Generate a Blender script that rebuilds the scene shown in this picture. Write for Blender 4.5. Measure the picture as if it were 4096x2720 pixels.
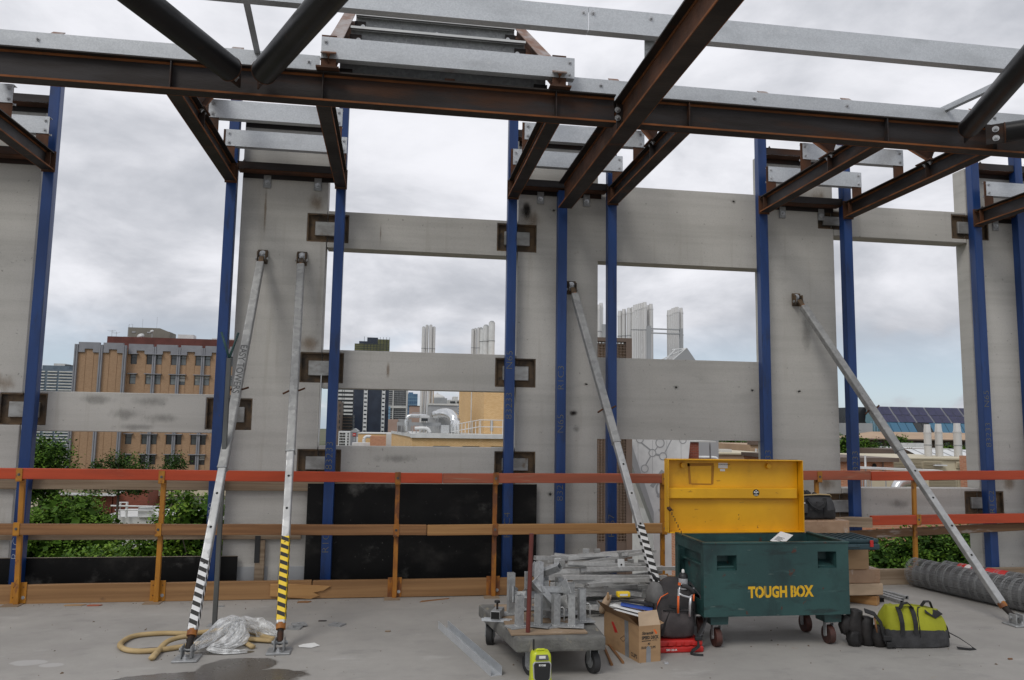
import bpy, bmesh, math, random
from mathutils import Vector, Matrix
for _o in list(bpy.data.objects):
    bpy.data.objects.remove(_o)
SC = bpy.context.scene
COL = SC.collection
R = random.Random(11)
rad = math.radians

# ------------------------------------------------------------------ camera
HC = 1.45
_p, _y, _r = rad(6.37), rad(8.61), rad(0.874)
fw = Vector((math.sin(_y)*math.cos(_p), math.cos(_y)*math.cos(_p), math.sin(_p)))
rt = Vector((math.cos(_y), -math.sin(_y), 0))
up = rt.cross(fw)
r2 = rt*math.cos(_r)+up*math.sin(_r)
u2 = up*math.cos(_r)-rt*math.sin(_r)
cam = bpy.data.cameras.new('camera'); camo = bpy.data.objects.new('camera', cam); COL.objects.link(camo)
cam.sensor_width = 23.6; cam.lens = 3125/4096*23.6; cam.clip_start = .05; cam.clip_end = 6000
mw = Matrix((r2, u2, -fw)).transposed().to_4x4(); mw.translation = (0, 0, HC)
camo.matrix_world = mw
SC.camera = camo

# ------------------------------------------------------------------ sky, sun, exposure
SUN = Vector((-.42, -.52, .74)).normalized()
W = bpy.data.worlds.new('World'); SC.world = W; W.use_nodes = True
nt = W.node_tree; nt.nodes.clear()
def nd(nt, t, **k):
    n = nt.nodes.new(t)
    for a, b in k.items():
        setattr(n, a, b)
    return n
def math_n(nt, op, a, b=None, c=None, clamp=False):
    n = nd(nt, 'ShaderNodeMath', operation=op, use_clamp=clamp)
    for i, v in enumerate((a, b, c)):
        if v is None: continue
        if hasattr(v, 'is_linked'): nt.links.new(v, n.inputs[i])
        else: n.inputs[i].default_value = v
    return n.outputs[0]
def mixc(nt, f, a, b):
    n = nd(nt, 'ShaderNodeMix', data_type='RGBA')
    for i, v in ((0, f), (6, a), (7, b)):
        if hasattr(v, 'is_linked'): nt.links.new(v, n.inputs[i])
        elif i == 0: n.inputs[0].default_value = v
        else: n.inputs[i].default_value = (*v[:3], 1)
    return n.outputs[2]
def mrange(nt, v, lo, hi, a=0., b=1., smooth=True):
    n = nd(nt, 'ShaderNodeMapRange', interpolation_type='SMOOTHSTEP' if smooth else 'LINEAR')
    nt.links.new(v, n.inputs[0])
    for i, x in zip((1, 2, 3, 4), (lo, hi, a, b)): n.inputs[i].default_value = x
    return n.outputs[0]
def noise_n(nt, vec, sc, det=5., rough=.55, dist=0.):
    n = nd(nt, 'ShaderNodeTexNoise')
    if vec is not None: nt.links.new(vec, n.inputs['Vector'])
    n.inputs['Scale'].default_value = sc; n.inputs['Detail'].default_value = det
    n.inputs['Roughness'].default_value = rough; n.inputs['Distortion'].default_value = dist
    return n.outputs['Fac']
tc = nd(nt, 'ShaderNodeTexCoord'); sx = nd(nt, 'ShaderNodeSeparateXYZ'); nt.links.new(tc.outputs['Generated'], sx.inputs[0])
zc = math_n(nt, 'MAXIMUM', sx.outputs[2], .0)
den = math_n(nt, 'ADD', zc, .42)
cu = math_n(nt, 'DIVIDE', sx.outputs[0], den); cv = math_n(nt, 'DIVIDE', sx.outputs[1], den)
cb = nd(nt, 'ShaderNodeCombineXYZ'); nt.links.new(cu, cb.inputs[0]); nt.links.new(cv, cb.inputs[1]); nt.links.new(math_n(nt, 'MULTIPLY', sx.outputs[2], 1.6), cb.inputs[2])
n1 = noise_n(nt, cb.outputs[0], 2.4, 9, .58, .3)
n2 = noise_n(nt, cb.outputs[0], .9, 3, .5, .4)
n3 = noise_n(nt, cb.outputs[0], 4.6, 6, .5, .15)
bil = math_n(nt, 'ABSOLUTE', math_n(nt, 'SUBTRACT', math_n(nt, 'MULTIPLY', n3, 2.), 1.))
nn = math_n(nt, 'ADD', math_n(nt, 'MULTIPLY', n1, .55), math_n(nt, 'MULTIPLY', n2, .45))
nn = math_n(nt, 'ADD', nn, math_n(nt, 'MULTIPLY', bil, .10))
shade = mrange(nt, nn, .40, .66)
cloud = mixc(nt, shade, (4.8, 5.0, 5.5), (9.2, 9.25, 9.75))
# gaps of clear sky, only where the cloud deck thins low down
gapn = noise_n(nt, cb.outputs[0], 1.7, 7, .55, .4)
low = mrange(nt, sx.outputs[2], .03, .15, 1., 0.)
gap = math_n(nt, 'MULTIPLY', mrange(nt, gapn, .47, .56), low)
sky = nd(nt, 'ShaderNodeTexSky', sky_type='NISHITA'); sky.sun_disc = False
sky.sun_elevation = math.asin(SUN.z); sky.sun_rotation = math.atan2(SUN.x, SUN.y)
sky.altitude = 30; sky.air_density = 1; sky.dust_density = 1.0
blue = mixc(nt, .5, sky.outputs[0], (5.6, 7.0, 9.0))
final = mixc(nt, gap, cloud, blue)
bg = nd(nt, 'ShaderNodeBackground'); nt.links.new(final, bg.inputs[0]); bg.inputs[1].default_value = .1
ow = nd(nt, 'ShaderNodeOutputWorld'); nt.links.new(bg.outputs[0], ow.inputs[0])
sl = bpy.data.lights.new('sun', 'SUN'); sl.energy = 1.3; sl.angle = rad(22); sl.color = (1, .965, .91)
so = bpy.data.objects.new('sun', sl); COL.objects.link(so)
so.rotation_euler = SUN.to_track_quat('Z', 'Y').to_euler()
vs = SC.view_settings; vs.view_transform = 'Standard'; vs.look = 'None'; vs.gamma = 1; vs.exposure = 0.0; vs.use_curve_mapping = False
SC.cycles.max_bounces = 6; SC.cycles.diffuse_bounces = 3; SC.cycles.glossy_bounces = 3; SC.cycles.transparent_max_bounces = 6
SC.cycles.caustics_reflective = False; SC.cycles.caustics_refractive = False

# ------------------------------------------------------------------ materials
def h(r, g, b):
    f = lambda c: (c/255/12.92) if c/255 <= .04045 else ((c/255+.055)/1.055)**2.4
    return (f(r), f(g), f(b))
def newmat(name):
    m = bpy.data.materials.new(name); m.use_nodes = True
    t = m.node_tree; b = t.nodes['Principled BSDF']
    return m, t, b
def vecs(t, st=(1, 1, 1), rnd=True):
    tc = nd(t, 'ShaderNodeTexCoord'); mp = nd(t, 'ShaderNodeMapping'); mp.inputs['Scale'].default_value = st
    t.links.new(tc.outputs['Object'], mp.inputs[0])
    if rnd:
        oi = nd(t, 'ShaderNodeObjectInfo')
        mu = nd(t, 'ShaderNodeVectorMath', operation='MULTIPLY'); t.links.new(oi.outputs['Random'], mu.inputs[0]); mu.inputs[1].default_value = (31, 17, 23)
        ad = nd(t, 'ShaderNodeVectorMath', operation='ADD'); t.links.new(tc.outputs['Object'], ad.inputs[0]); t.links.new(mu.outputs[0], ad.inputs[1])
        t.links.new(ad.outputs[0], mp.inputs[0])
    return mp.outputs[0]
MATS = {}
def MAT(name, c1, c2=None, sc=6., det=5, st=(1, 1, 1), r=.7, m=0., lay=(), bump=0., bs=40., rv=.12, bd=4, spec=.5, lo=.35, hi=.65):
    mt, t, b = newmat(name)
    if c2 is None: c2 = tuple(x*.82 for x in c1)
    v = vecs(t, st)
    f = noise_n(t, v, sc, det)
    col = mixc(t, mrange(t, f, lo, hi), c1, c2)
    met = None
    for L in lay:
        lc, ls, l0, l1 = L[:4]; lst = L[4] if len(L) > 4 else (1, 1, 1); amt = L[5] if len(L) > 5 else 1.
        g = mrange(t, noise_n(t, vecs(t, lst), ls, 6, .6), l0, l1, 0., amt)
        col = mixc(t, g, col, lc)
    t.links.new(col, b.inputs['Base Color'])
    t.links.new(mrange(t, f, .2, .8, max(r-rv, .03), min(r+rv, 1), False), b.inputs['Roughness'])
    b.inputs['Metallic'].default_value = m; b.inputs['Specular IOR Level'].default_value = spec
    if bump:
        bn = nd(t, 'ShaderNodeBump'); bn.inputs['Strength'].default_value = bump; bn.inputs['Distance'].default_value = .01
        t.links.new(noise_n(t, v, bs, bd), bn.inputs['Height']); t.links.new(bn.outputs[0], b.inputs['Normal'])
    MATS[name] = mt
    return mt
def FLAT(name, c, r=.6, m=0., spec=.5):
    mt, t, b = newmat(name); b.inputs['Base Color'].default_value = (*c, 1); b.inputs['Roughness'].default_value = r; b.inputs['Metallic'].default_value = m
    b.inputs['Specular IOR Level'].default_value = spec
    MATS[name] = mt; return mt
def BRICK(name, a, b2, mortar, bw=.24, bh=.086, ms=.012):
    mt, t, b = newmat(name)
    tc = nd(t, 'ShaderNodeTexCoord'); s = nd(t, 'ShaderNodeSeparateXYZ'); t.links.new(tc.outputs['Object'], s.inputs[0])
    c = nd(t, 'ShaderNodeCombineXYZ'); t.links.new(math_n(t, 'ADD', s.outputs[0], s.outputs[1]), c.inputs[0]); t.links.new(s.outputs[2], c.inputs[1])
    k = nd(t, 'ShaderNodeTexBrick'); t.links.new(c.outputs[0], k.inputs['Vector'])
    k.inputs['Color1'].default_value = (*a, 1); k.inputs['Color2'].default_value = (*b2, 1); k.inputs['Mortar'].default_value = (*mortar, 1)
    k.inputs['Scale'].default_value = 1; k.inputs['Mortar Size'].default_value = ms; k.inputs['Brick Width'].default_value = bw; k.inputs['Row Height'].default_value = bh
    k.inputs['Bias'].default_value = -.1
    g = noise_n(t, tc.outputs['Object'], .35, 5)
    col = mixc(t, mrange(t, g, .35, .7, 0, .3), k.outputs['Color'], tuple(x*.72 for x in a))
    t.links.new(col, b.inputs['Base Color']); b.inputs['Roughness'].default_value = .85
    bn = nd(t, 'ShaderNodeBump'); bn.inputs['Strength'].default_value = .5; bn.inputs['Distance'].default_value = .01; bn.invert = True
    t.links.new(k.outputs['Fac'], bn.inputs['Height']); t.links.new(bn.outputs[0], b.inputs['Normal'])
    MATS[name] = mt; return mt

# precast concrete: fine grain, cast lift lines, faint runs, sparse rust and grey smears
def concrete_panel():
    mt, t, b = newmat('precast concrete')
    v = vecs(t); base = mixc(t, mrange(t, noise_n(t, v, 1.3, 6, .6), .3, .7), (.57, .553, .518), (.505, .490, .458))
    base = mixc(t, mrange(t, noise_n(t, vecs(t, (.35, 1, 7)), 1.6, 5, .6), .42, .68, 0, .35), base, (.38, .37, .34))
    base = mixc(t, mrange(t, noise_n(t, vecs(t, (9, 9, .5)), 1.2, 5, .6), .56, .72, 0, .28), base, (.34, .31, .255))
    base = mixc(t, mrange(t, noise_n(t, vecs(t, (1, 1, 2.2)), 2.1, 7, .62), .60, .72, 0, .2), base, (.28, .275, .255))
    base = mixc(t, mrange(t, noise_n(t, vecs(t, (1.6, 1, 1)), 3.0, 8, .68), .69, .76, 0, .5), base, (.21, .14, .085))
    base = mixc(t, mrange(t, noise_n(t, vecs(t, (.6, 1, 3)), 4.2, 8, .7), .66, .74, 0, .6), base, (.52, .51, .49))
    base = mixc(t, mrange(t, noise_n(t, v, 140, 2, .6), .45, .75, 0, .32), base, (.32, .312, .29))
    base = mixc(t, mrange(t, noise_n(t, v, 30, 3, .5), .70, .74, 0, .6), base, (.2, .19, .175))
    t.links.new(base, b.inputs['Base Color']); b.inputs['Roughness'].default_value = .9; b.inputs['Specular IOR Level'].default_value = .2
    bn = nd(t, 'ShaderNodeBump'); bn.inputs['Strength'].default_value = .25; bn.inputs['Distance'].default_value = .004
    t.links.new(noise_n(t, v, 90, 6, .7), bn.inputs['Height']); t.links.new(bn.outputs[0], b.inputs['Normal'])
    MATS['panel'] = mt
concrete_panel()
# slab: trowelled concrete with scuffs, oil spots and one wet patch (dark and glossy)
def slab_mat():
    mt, t, b = newmat('trowelled slab')
    v = vecs(t, rnd=False)
    col = mixc(t, mrange(t, noise_n(t, v, 1.1, 7, .62), .3, .7), (.385, .368, .342), (.305, .291, .271))
    col = mixc(t, mrange(t, noise_n(t, vecs(t, (1, 1.8, 1), False), 3.3, 7, .65), .52, .7, 0, .5), col, (.24, .232, .22))
    col = mixc(t, mrange(t, noise_n(t, vecs(t, (.7, 1.6, 1), False), 1.9, 8, .7), .58, .72, 0, .55), col, (.50, .49, .47))
    col = mixc(t, mrange(t, noise_n(t, v, 7.5, 5, .6), .66, .76, 0, .5), col, (.34, .25, .16))
    col = mixc(t, mrange(t, noise_n(t, v, 26, 4, .6), .68, .76, 0, .5), col, (.19, .18, .165))
    col = mixc(t, mrange(t, noise_n(t, v, 170, 2, .6), .45, .75, 0, .25), col, (.22, .21, .2))
    s = nd(t, 'ShaderNodeSeparateXYZ'); t.links.new(v, s.inputs[0])
    def blob(cx, cy, ax, ay, rot=0.):
        c, sn = math.cos(rot), math.sin(rot)
        dx = math_n(t, 'SUBTRACT', s.outputs[0], cx); dy = math_n(t, 'SUBTRACT', s.outputs[1], cy)
        a = math_n(t, 'ADD', math_n(t, 'MULTIPLY', dx, c/ax), math_n(t, 'MULTIPLY', dy, sn/ax))
        bb = math_n(t, 'ADD', math_n(t, 'MULTIPLY', dx, -sn/ay), math_n(t, 'MULTIPLY', dy, c/ay))
        return math_n(t, 'SQRT', math_n(t, 'ADD', math_n(t, 'MULTIPLY', a, a), math_n(t, 'MULTIPLY', bb, bb)))
    d = math_n(t, 'MINIMUM', blob(-1.05, 4.80, .62, .20, .12), blob(-.86, 5.08, .24, .17, .2))
    d = math_n(t, 'MINIMUM', d, blob(-1.35, 5.50, .30, .05, .1))
    d = math_n(t, 'MINIMUM', d, blob(-1.02, 5.36, .20, .05, .0))
    d = math_n(t, 'ADD', d, math_n(t, 'MULTIPLY', math_n(t, 'SUBTRACT', noise_n(t, v, 3.4, 5, .6), .5), .9))
    wet = mrange(t, d, .92, 1.02, 1., 0.)
    col = mixc(t, wet, col, (.105, .096, .084))
    d2 = math_n(t, 'MINIMUM', blob(-2.11, 5.26, .10, .055), blob(-1.96, 5.20, .065, .04))
    d2 = math_n(t, 'ADD', d2, math_n(t, 'MULTIPLY', math_n(t, 'SUBTRACT', noise_n(t, v, 9, 4, .6), .5), .7))
    col = mixc(t, mrange(t, d2, .9, 1.1, .7, 0.), col, (.46, .45, .44))
    t.links.new(col, b.inputs['Base Color'])
    ro = mrange(t, noise_n(t, v, 2.2, 5, .6), .3, .7, .62, .85)
    t.links.new(math_n(t, 'MULTIPLY_ADD', wet, -.5, ro), b.inputs['Roughness'])
    bn = nd(t, 'ShaderNodeBump'); bn.inputs['Strength'].default_value = .22; bn.inputs['Distance'].default_value = .004
    t.links.new(noise_n(t, v, 60, 7, .7), bn.inputs['Height']); t.links.new(bn.outputs[0], b.inputs['Normal'])
    MATS['slab'] = mt
slab_mat()
def galv(name, a=(.62, .645, .67), bcol=(.50, .525, .55), rough=.42, metal=.35, sc=130):
    mt, t, b = newmat(name)
    v = vecs(t); vo = nd(t, 'ShaderNodeTexVoronoi'); t.links.new(v, vo.inputs['Vector']); vo.inputs['Scale'].default_value = sc
    s = nd(t, 'ShaderNodeSeparateXYZ'); t.links.new(vo.outputs['Color'], s.inputs[0])
    col = mixc(t, mrange(t, s.outputs[0], 0, 1, 0, .8, False), a, bcol)
    col = mixc(t, mrange(t, noise_n(t, vecs(t, (1, 1, 3)), 2.2, 6, .6), .45, .75, 0, .5), col, tuple(x*.70 for x in bcol))
    col = mixc(t, mrange(t, noise_n(t, v, 9, 6, .65), .62, .75, 0, .4), col, (.72, .72, .71))
    t.links.new(col, b.inputs['Base Color']); b.inputs['Metallic'].default_value = metal
    t.links.new(mrange(t, s.outputs[1], 0, 1, rough-.1, rough+.14, False), b.inputs['Roughness'])
    MATS[name] = mt; return mt
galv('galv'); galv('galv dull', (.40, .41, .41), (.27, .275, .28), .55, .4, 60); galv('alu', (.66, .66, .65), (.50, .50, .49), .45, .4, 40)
galv('galv scuffed', (.40, .40, .39), (.27, .27, .265), .5, .35, 30); galv('prop inner', (.47, .475, .475), (.34, .345, .345), .45, .35, 25)
rust = (.20, .066, .018)
MAT('steel web', (.044, .040, .041), (.026, .021, .019), 2.2, 6, (.5, 1, 3), .55, .25, [((.085, .034, .015), 2.4, .48, .70, (.4, 1, 2), .7)], .15, 60, spec=.25)
MAT('steel flange', (.042, .035, .031), (.028, .024, .022), 3, 6, (.5, 1, 1), .6, .2, [((.13, .045, .014), 5.0, .58, .74, (.35, 1, 1), .7)], .2, 60, spec=.2)
MAT('steel rust', (.105, .038, .014), (.055, .024, .012), 5, 6, (1, 1, 1), .8, .05, [((.06, .04, .03), 3, .55, .7, (1, 1, 1), .7)], .2, 60)
MAT('rust orange', (.24, .078, .018), (.14, .05, .016), 7, 6, (.6, 1, 1), .85, 0, [((.05, .03, .02), 6, .58, .72, (.5, 1, 1), .7)], .2, 60)
MAT('steel scaled', (.36, .33, .32), (.20, .10, .06), 6, 6, (1, .3, .3), .6, .15, [((.2, .085, .03), 9, .52, .68, (1, 1, 1), .8)], .2, 60)
MAT('tube steel', (.012, .0115, .012), (.008, .008, .0085), 2, 5, (1, 1, 1), .42, .0, [((.05, .025, .015), 7, .64, .75, (1, 1, 1), .5)], .05, 50, spec=.3)
MAT('black bolt', (.16, .16, .16), (.09, .085, .08), 20, 3, (1, 1, 1), .5, .5)
MAT('zinc bolt', (.62, .63, .64), (.42, .43, .44), 20, 3, (1, 1, 1), .35, .6)
MAT('blue paint', (.008, .046, .185), (.006, .034, .138), 2.2, 6, (4, 4, .6), .42, 0, [((.010, .016, .035), 6, .55, .72, (2, 2, .4), .65), ((.10, .055, .03), 14, .70, .76, (1.5, 1.5, .6), .7), ((.025, .055, .17), 3, .6, .75, (3, 3, .7), .4)], .05, 80)
MAT('burnt steel', (.075, .055, .038), (.16, .105, .06), 7, 6, (1, 1, 1), .8, .1, [((.04, .035, .03), 9, .5, .66, (1, 1, 1), .8)], .4, 40)
MAT('weld plate', (.42, .42, .41), (.27, .265, .25), 6, 6, (1, 1, 2), .45, .35, [((.16, .09, .04), 8, .6, .72, (1, 1, 1), .7)], .1, 50)
MAT('orange timber', (.50, .062, .014), (.41, .050, .012), 3, 5, (.4, 1, 4), .55, 0, [((.20, .05, .025), 7, .62, .75, (.5, 1, 3), .7), ((.42, .20, .11), 9, .66, .76, (.3, 1, 4), .6), ((.16, .035, .02), 3, .55, .75, (.4, 1, 2), .5)], .1, 60)
MAT('faded orange timber', (.42, .105, .05), (.30, .085, .045), 3, 6, (.35, 1, 5), .65, 0, [((.36, .22, .14), 6, .54, .7, (.4, 1, 4), .75), ((.16, .06, .035), 9, .62, .75, (.4, 1, 4), .6)], .15, 60)
MAT('rail timber', (.30, .145, .055), (.19, .088, .035), 3.2, 7, (.25, 1, 9), .7, 0, [((.10, .05, .025), 5, .6, .72, (.3, 1, 5), .75), ((.42, .24, .11), 7, .62, .78, (.2, 1, 8), .5)], .25, 70)
MAT('pale rail timber', (.46, .25, .09), (.33, .16, .055), 2.6, 7, (.22, 1, 10), .65, 0, [((.16, .075, .03), 6, .62, .72, (.3, 1, 5), .7)], .25, 70)
MAT('toe timber', (.34, .185, .075), (.24, .125, .05), 2.4, 7, (.22, 1, 9), .72, 0, [((.10, .055, .03), 3, .66, .74, (1, 1, 1.5), .8)], .25, 70)
MAT('weathered timber', (.34, .26, .18), (.22, .155, .10), 3.5, 7, (.25, 1, 9), .8, 0, [((.12, .085, .06), 5, .58, .72, (.4, 1, 4), .7), ((.50, .45, .38), 5, .62, .75, (.4, 1, 4), .5)], .3, 70)
MAT('scuffed timber', (.20, .11, .05), (.13, .07, .035), 4, 7, (.25, 1, 6), .75, 0, [((.42, .38, .34), 4, .55, .68, (.7, 1, 3), .85), ((.08, .05, .03), 6, .6, .75, (.5, 1, 3), .8)], .3, 70)
MAT('yellow steel', (.46, .195, .014), (.36, .145, .012), 5, 6, (2, 2, 1), .5, 0, [((.16, .055, .02), 13, .58, .68, (1, 1, .7), .9), ((.05, .03, .02), 22, .66, .74, (1, 1, 1), .8), ((.55, .5, .42), 15, .73, .8, (1, 1, 1), .6)], .1, 60)
MAT('rusty yellow steel', (.40, .155, .016), (.28, .095, .015), 6, 6, (2, 2, 1), .6, 0, [((.15, .052, .02), 10, .47, .6, (1, 1, .6), .92), ((.06, .035, .025), 20, .62, .72, (1, 1, 1), .8)], .2, 60)
MAT('form ply', (.0075, .0072, .007), (.004, .004, .0042), 2.5, 6, (1, 1, 1), .5, 0, [((.045, .042, .038), 1.9, .52, .74, (1, 1, 1.3), .7), ((.22, .215, .20), 3.6, .56, .78, (1, 1, 1.2), .45), ((.26, .25, .235), 24, .66, .74, (1, 1, 1.6), .4)], .1, 40, spec=.2)
MAT('ply edge', (.36, .30, .22), (.25, .2, .14), 9, 4, (.4, 1, 6))
FLAT('chalk', (.27, .23, .07), .9); FLAT('white chalk', (.55, .58, .62), .9); FLAT('ink', (.02, .019, .018), .7); FLAT('ink grey', (.11, .11, .11), .8)
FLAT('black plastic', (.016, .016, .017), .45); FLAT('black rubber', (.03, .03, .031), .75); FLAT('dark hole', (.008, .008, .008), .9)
MAT('box green', (.027, .083, .078), (.018, .058, .056), 2.2, 7, (1, 1, 1), .5, 0, [((.008, .020, .022), 2.6, .47, .68, (1, 1, .6), .8), ((.010, .018, .018), 7, .56, .70, (.5, 1, 2), .7), ((.075, .15, .14), 6, .60, .74, (.6, 1, 2.5), .45), ((.075, .026, .017), 12, .66, .68, (1, 1, .8), .9), ((.16, .20, .18), 30, .66, .72, (.25, 1, 2), .5), ((.26, .25, .21), 40, .72, .76, (1, 1, 1), .6)], .12, 30)
MAT('lid yellow', (.80, .42, .007), (.68, .345, .006), 2.5, 6, (1, 1, 1), .45, 0, [((.38, .18, .01), 3.4, .55, .72, (1, 1, .8), .6), ((.22, .09, .012), 22, .66, .72, (.4, 1, 1.5), .6), ((.12, .045, .015), 14, .68, .72, (1, 1, 1), .85)], .05, 40)
FLAT('tape brown', (.36, .16, .01), .7); FLAT('stencil yellow', (.72, .42, .012), .6)
MAT('cardboard', (.40, .25, .13), (.34, .21, .11), 5, 5, (1, 1, 3), .8, 0, [((.26, .16, .09), 4, .6, .75, (1, 1, 1), .6)], .08, 30)
MAT('cardboard light', (.50, .37, .25), (.42, .31, .21), 5, 5, (1, 1, 3), .8, 0, (), .08, 30)
MAT('wrapped carton', (.42, .27, .17), (.34, .21, .13), 4, 6, (1, 1, 1), .25, 0, [((.62, .56, .50), 8, .60, .72, (1, 2, .5), .7)], .5, 18)
MAT('duct tape', (.30, .31, .33), (.22, .23, .24), 14, 4, (1, 1, 1), .4, .2, (), .3, 30)
MAT('pack fabric', (.050, .044, .044), (.030, .027, .028), 6, 5, (1, 1, 1), .85, 0, [((.06, .054, .054), 5, .6, .75, (1, 1, 1), .5)], .4, 25, bd=6)
MAT('pack light', (.075, .064, .064), (.050, .043, .044), 7, 5, (1, 1, 1), .9, 0, [((.10, .09, .09), 6, .6, .75, (1, 1, 1), .5)], .5, 22); MAT('pack grey', (.17, .165, .16), (.12, .118, .115), 8, 5, (1, 1, 1), .85, 0, (), .3, 30)
MAT('black fabric', (.020, .020, .021), (.012, .012, .013), 9, 5, (1, 1, 1), .85, 0, (), .5, 30)
MAT('charcoal fabric', (.055, .055, .058), (.036, .036, .038), 9, 5, (1, 1, 1), .85, 0, (), .5, 30)
MAT('lime fabric', (.36, .37, .014), (.27, .28, .012), 5, 5, (1, 1, 1), .8, 0, [((.22, .22, .02), 6, .6, .75, (1, 1, 1), .5)], .5, 16)
MAT('leather', (.016, .013, .012), (.009, .008, .008), 7, 5, (1, 1, 1), .6, 0, (), .5, 20)
FLAT('lime plastic', (.52, .58, .02), .35); FLAT('red plastic', (.50, .022, .018), .4); FLAT('orange plastic', (.75, .13, .02), .4); FLAT('grey plastic', (.36, .36, .37), .4); FLAT('silver', (.6, .6, .61), .3, .7)
FLAT('teal plastic', (.020, .050, .062), .45); FLAT('white paper', (.72, .72, .72), .8); FLAT('blue plastic', (.03, .08, .36), .4); FLAT('bright yellow', (.82, .56, .01), .45)
MAT('post grey', (.12, .125, .12), (.09, .092, .09), 6, 4, (1, 1, .3), .6, .2); MAT('wheel red', (.085, .028, .020), (.045, .022, .018), 12, 4, (1, 1, 1), .6); MAT('patch light', (.47, .455, .42), (.40, .39, .36), 12, 5, (1, 1, 1), .9); MAT('bg slate', (.13, .17, .21), (.10, .135, .17), .3, 4); FLAT('label white', (.75, .75, .73), .7)
MAT('foam hose', (.50, .37, .19), (.40, .29, .14), 6, 5, (1, 1, 1), .85, 0, [((.28, .2, .1), 10, .6, .75, (1, 1, 1), .6)], .15, 60)
def film_mat():
    mt, t, b = newmat('plastic film')
    v = vecs(t); b.inputs['Base Color'].default_value = (.88, .89, .89, 1); b.inputs['Roughness'].default_value = .22
    tr = nd(t, 'ShaderNodeBsdfTransparent'); mx = nd(t, 'ShaderNodeMixShader'); out = t.nodes['Material Output']
    lw = nd(t, 'ShaderNodeLayerWeight'); lw.inputs['Blend'].default_value = .35
    t.links.new(math_n(t, 'ADD', math_n(t, 'MULTIPLY', lw.outputs['Facing'], .75), mrange(t, noise_n(t, vecs(t, (2, 2, 1)), 12, 4, .55), .45, .7, .10, .55), None, True), mx.inputs[0])
    t.links.new(tr.outputs[0], mx.inputs[1]); t.links.new(b.outputs[0], mx.inputs[2]); t.links.new(mx.outputs[0], out.inputs[0])
    MATS['film'] = mt
film_mat()
MAT('trolley concrete', (.17, .168, .155), (.10, .098, .092), 6, 6, (1, 1, 1), .85, 0, [((.34, .29, .2), 7, .58, .7, (3, 1, 1), .6), ((.10, .10, .10), 5, .58, .7, (1, 1, 1), .6)], .5, 60)
MAT('old ply', (.34, .25, .17), (.24, .17, .11), 4, 6, (.5, 1, 4), .85, 0, [((.55, .53, .5), 4, .58, .7, (1, 1, 1), .8)], .3, 60)
MAT('red paint steel', (.14, .030, .022), (.09, .022, .018), 5, 6, (1, 1, .3), .5, .1, [((.05, .03, .025), 9, .56, .7, (1, 1, .4), .8)], .1, 60)
MAT('white metal', (.70, .71, .71), (.60, .61, .61), 1.5, 5, (1, 1, 1), .5)
MAT('bg grey', (.36, .37, .38), (.32, .33, .34), .3, 4); MAT('bg light', (.60, .60, .58), (.52, .52, .5), .3, 4); MAT('bg cream', (.58, .52, .38), (.52, .46, .34), .4, 4); MAT('bg tan', (.44, .31, .20), (.38, .26, .17), .3, 4)
MAT('lattice brown', (.20, .145, .11), (.16, .115, .088), .8, 4); MAT('bg brown', (.16, .115, .09), (.12, .088, .07), .3, 4); MAT('bg dark', (.035, .040, .045), (.025, .028, .032), .4, 4, r=.25); MAT('bg navy', (.022, .032, .055), (.016, .022, .040), .2, 4, r=.2); MAT('bg olive', (.16, .16, .055), (.11, .115, .045), .3, 4, r=.25)
MAT('bg blue', (.09, .18, .30), (.06, .13, .23), .15, 4, r=.15); MAT('bg sky blue', (.20, .34, .46), (.14, .26, .38), .15, 4, r=.15); MAT('fascia grey', (.26, .265, .29), (.22, .225, .25), .6, 4, r=.5); MAT('roof red', (.12, .032, .024), (.09, .026, .020), .6, 5)
MAT('plant grey', (.20, .19, .16), (.17, .16, .135), .5, 4); MAT('roof brown', (.22, .17, .10), (.16, .13, .08), .4, 5); MAT('pink render', (.40, .28, .235), (.35, .245, .2), .3, 4)
MAT('wire grey', (.36, .365, .37), (.25, .255, .26), 9, 4, (1, 1, 1), .5, .4); MAT('solar cell', (.030, .030, .085), (.022, .023, .064), .8, 4, r=.25); MAT('flue steel', (.66, .65, .63), (.62, .61, .595), 1.0, 3, (1, 1, .15), .35, .45); MAT('duct silver', (.74, .75, .75), (.64, .65, .66), 1.2, 5, (1, 1, .3), .25, .75)
def glass_mat(name, c, rough=.06):
    mt, t, b = newmat(name); b.inputs['Base Color'].default_value = (*c, 1); b.inputs['Roughness'].default_value = rough; b.inputs['Specular IOR Level'].default_value = .9; MATS[name] = mt
glass_mat('pane', (.16, .18, .18)); glass_mat('pane mid', (.07, .08, .082), .08); glass_mat('pane dark', (.006, .007, .007), .2); glass_mat('pane blue', (.03, .14, .24), .1); glass_mat('pane teal', (.03, .10, .12), .1)
BRICK('tan brick', h(178, 146, 116), h(160, 128, 99), h(155, 128, 102)); BRICK('yellow brick', h(232, 196, 144), h(217, 176, 120), h(190, 158, 118)); BRICK('orange brick', h(196, 136, 104), h(176, 116, 86), h(190, 158, 134)); BRICK('red brick', h(142, 70, 52), h(120, 56, 42), h(130, 95, 80))
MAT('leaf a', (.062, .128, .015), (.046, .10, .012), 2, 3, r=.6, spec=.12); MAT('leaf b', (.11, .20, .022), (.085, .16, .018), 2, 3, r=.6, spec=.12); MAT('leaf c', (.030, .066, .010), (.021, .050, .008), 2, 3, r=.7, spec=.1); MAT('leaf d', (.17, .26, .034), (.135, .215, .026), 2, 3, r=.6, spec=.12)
MAT('leaf e', (.040, .066, .020), (.030, .052, .016), 2, 3, r=.7, spec=.1); MAT('bark', (.085, .068, .052), (.05, .04, .032), 6, 5, (1, 1, .3), .9, 0, (), .5, 30)
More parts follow.
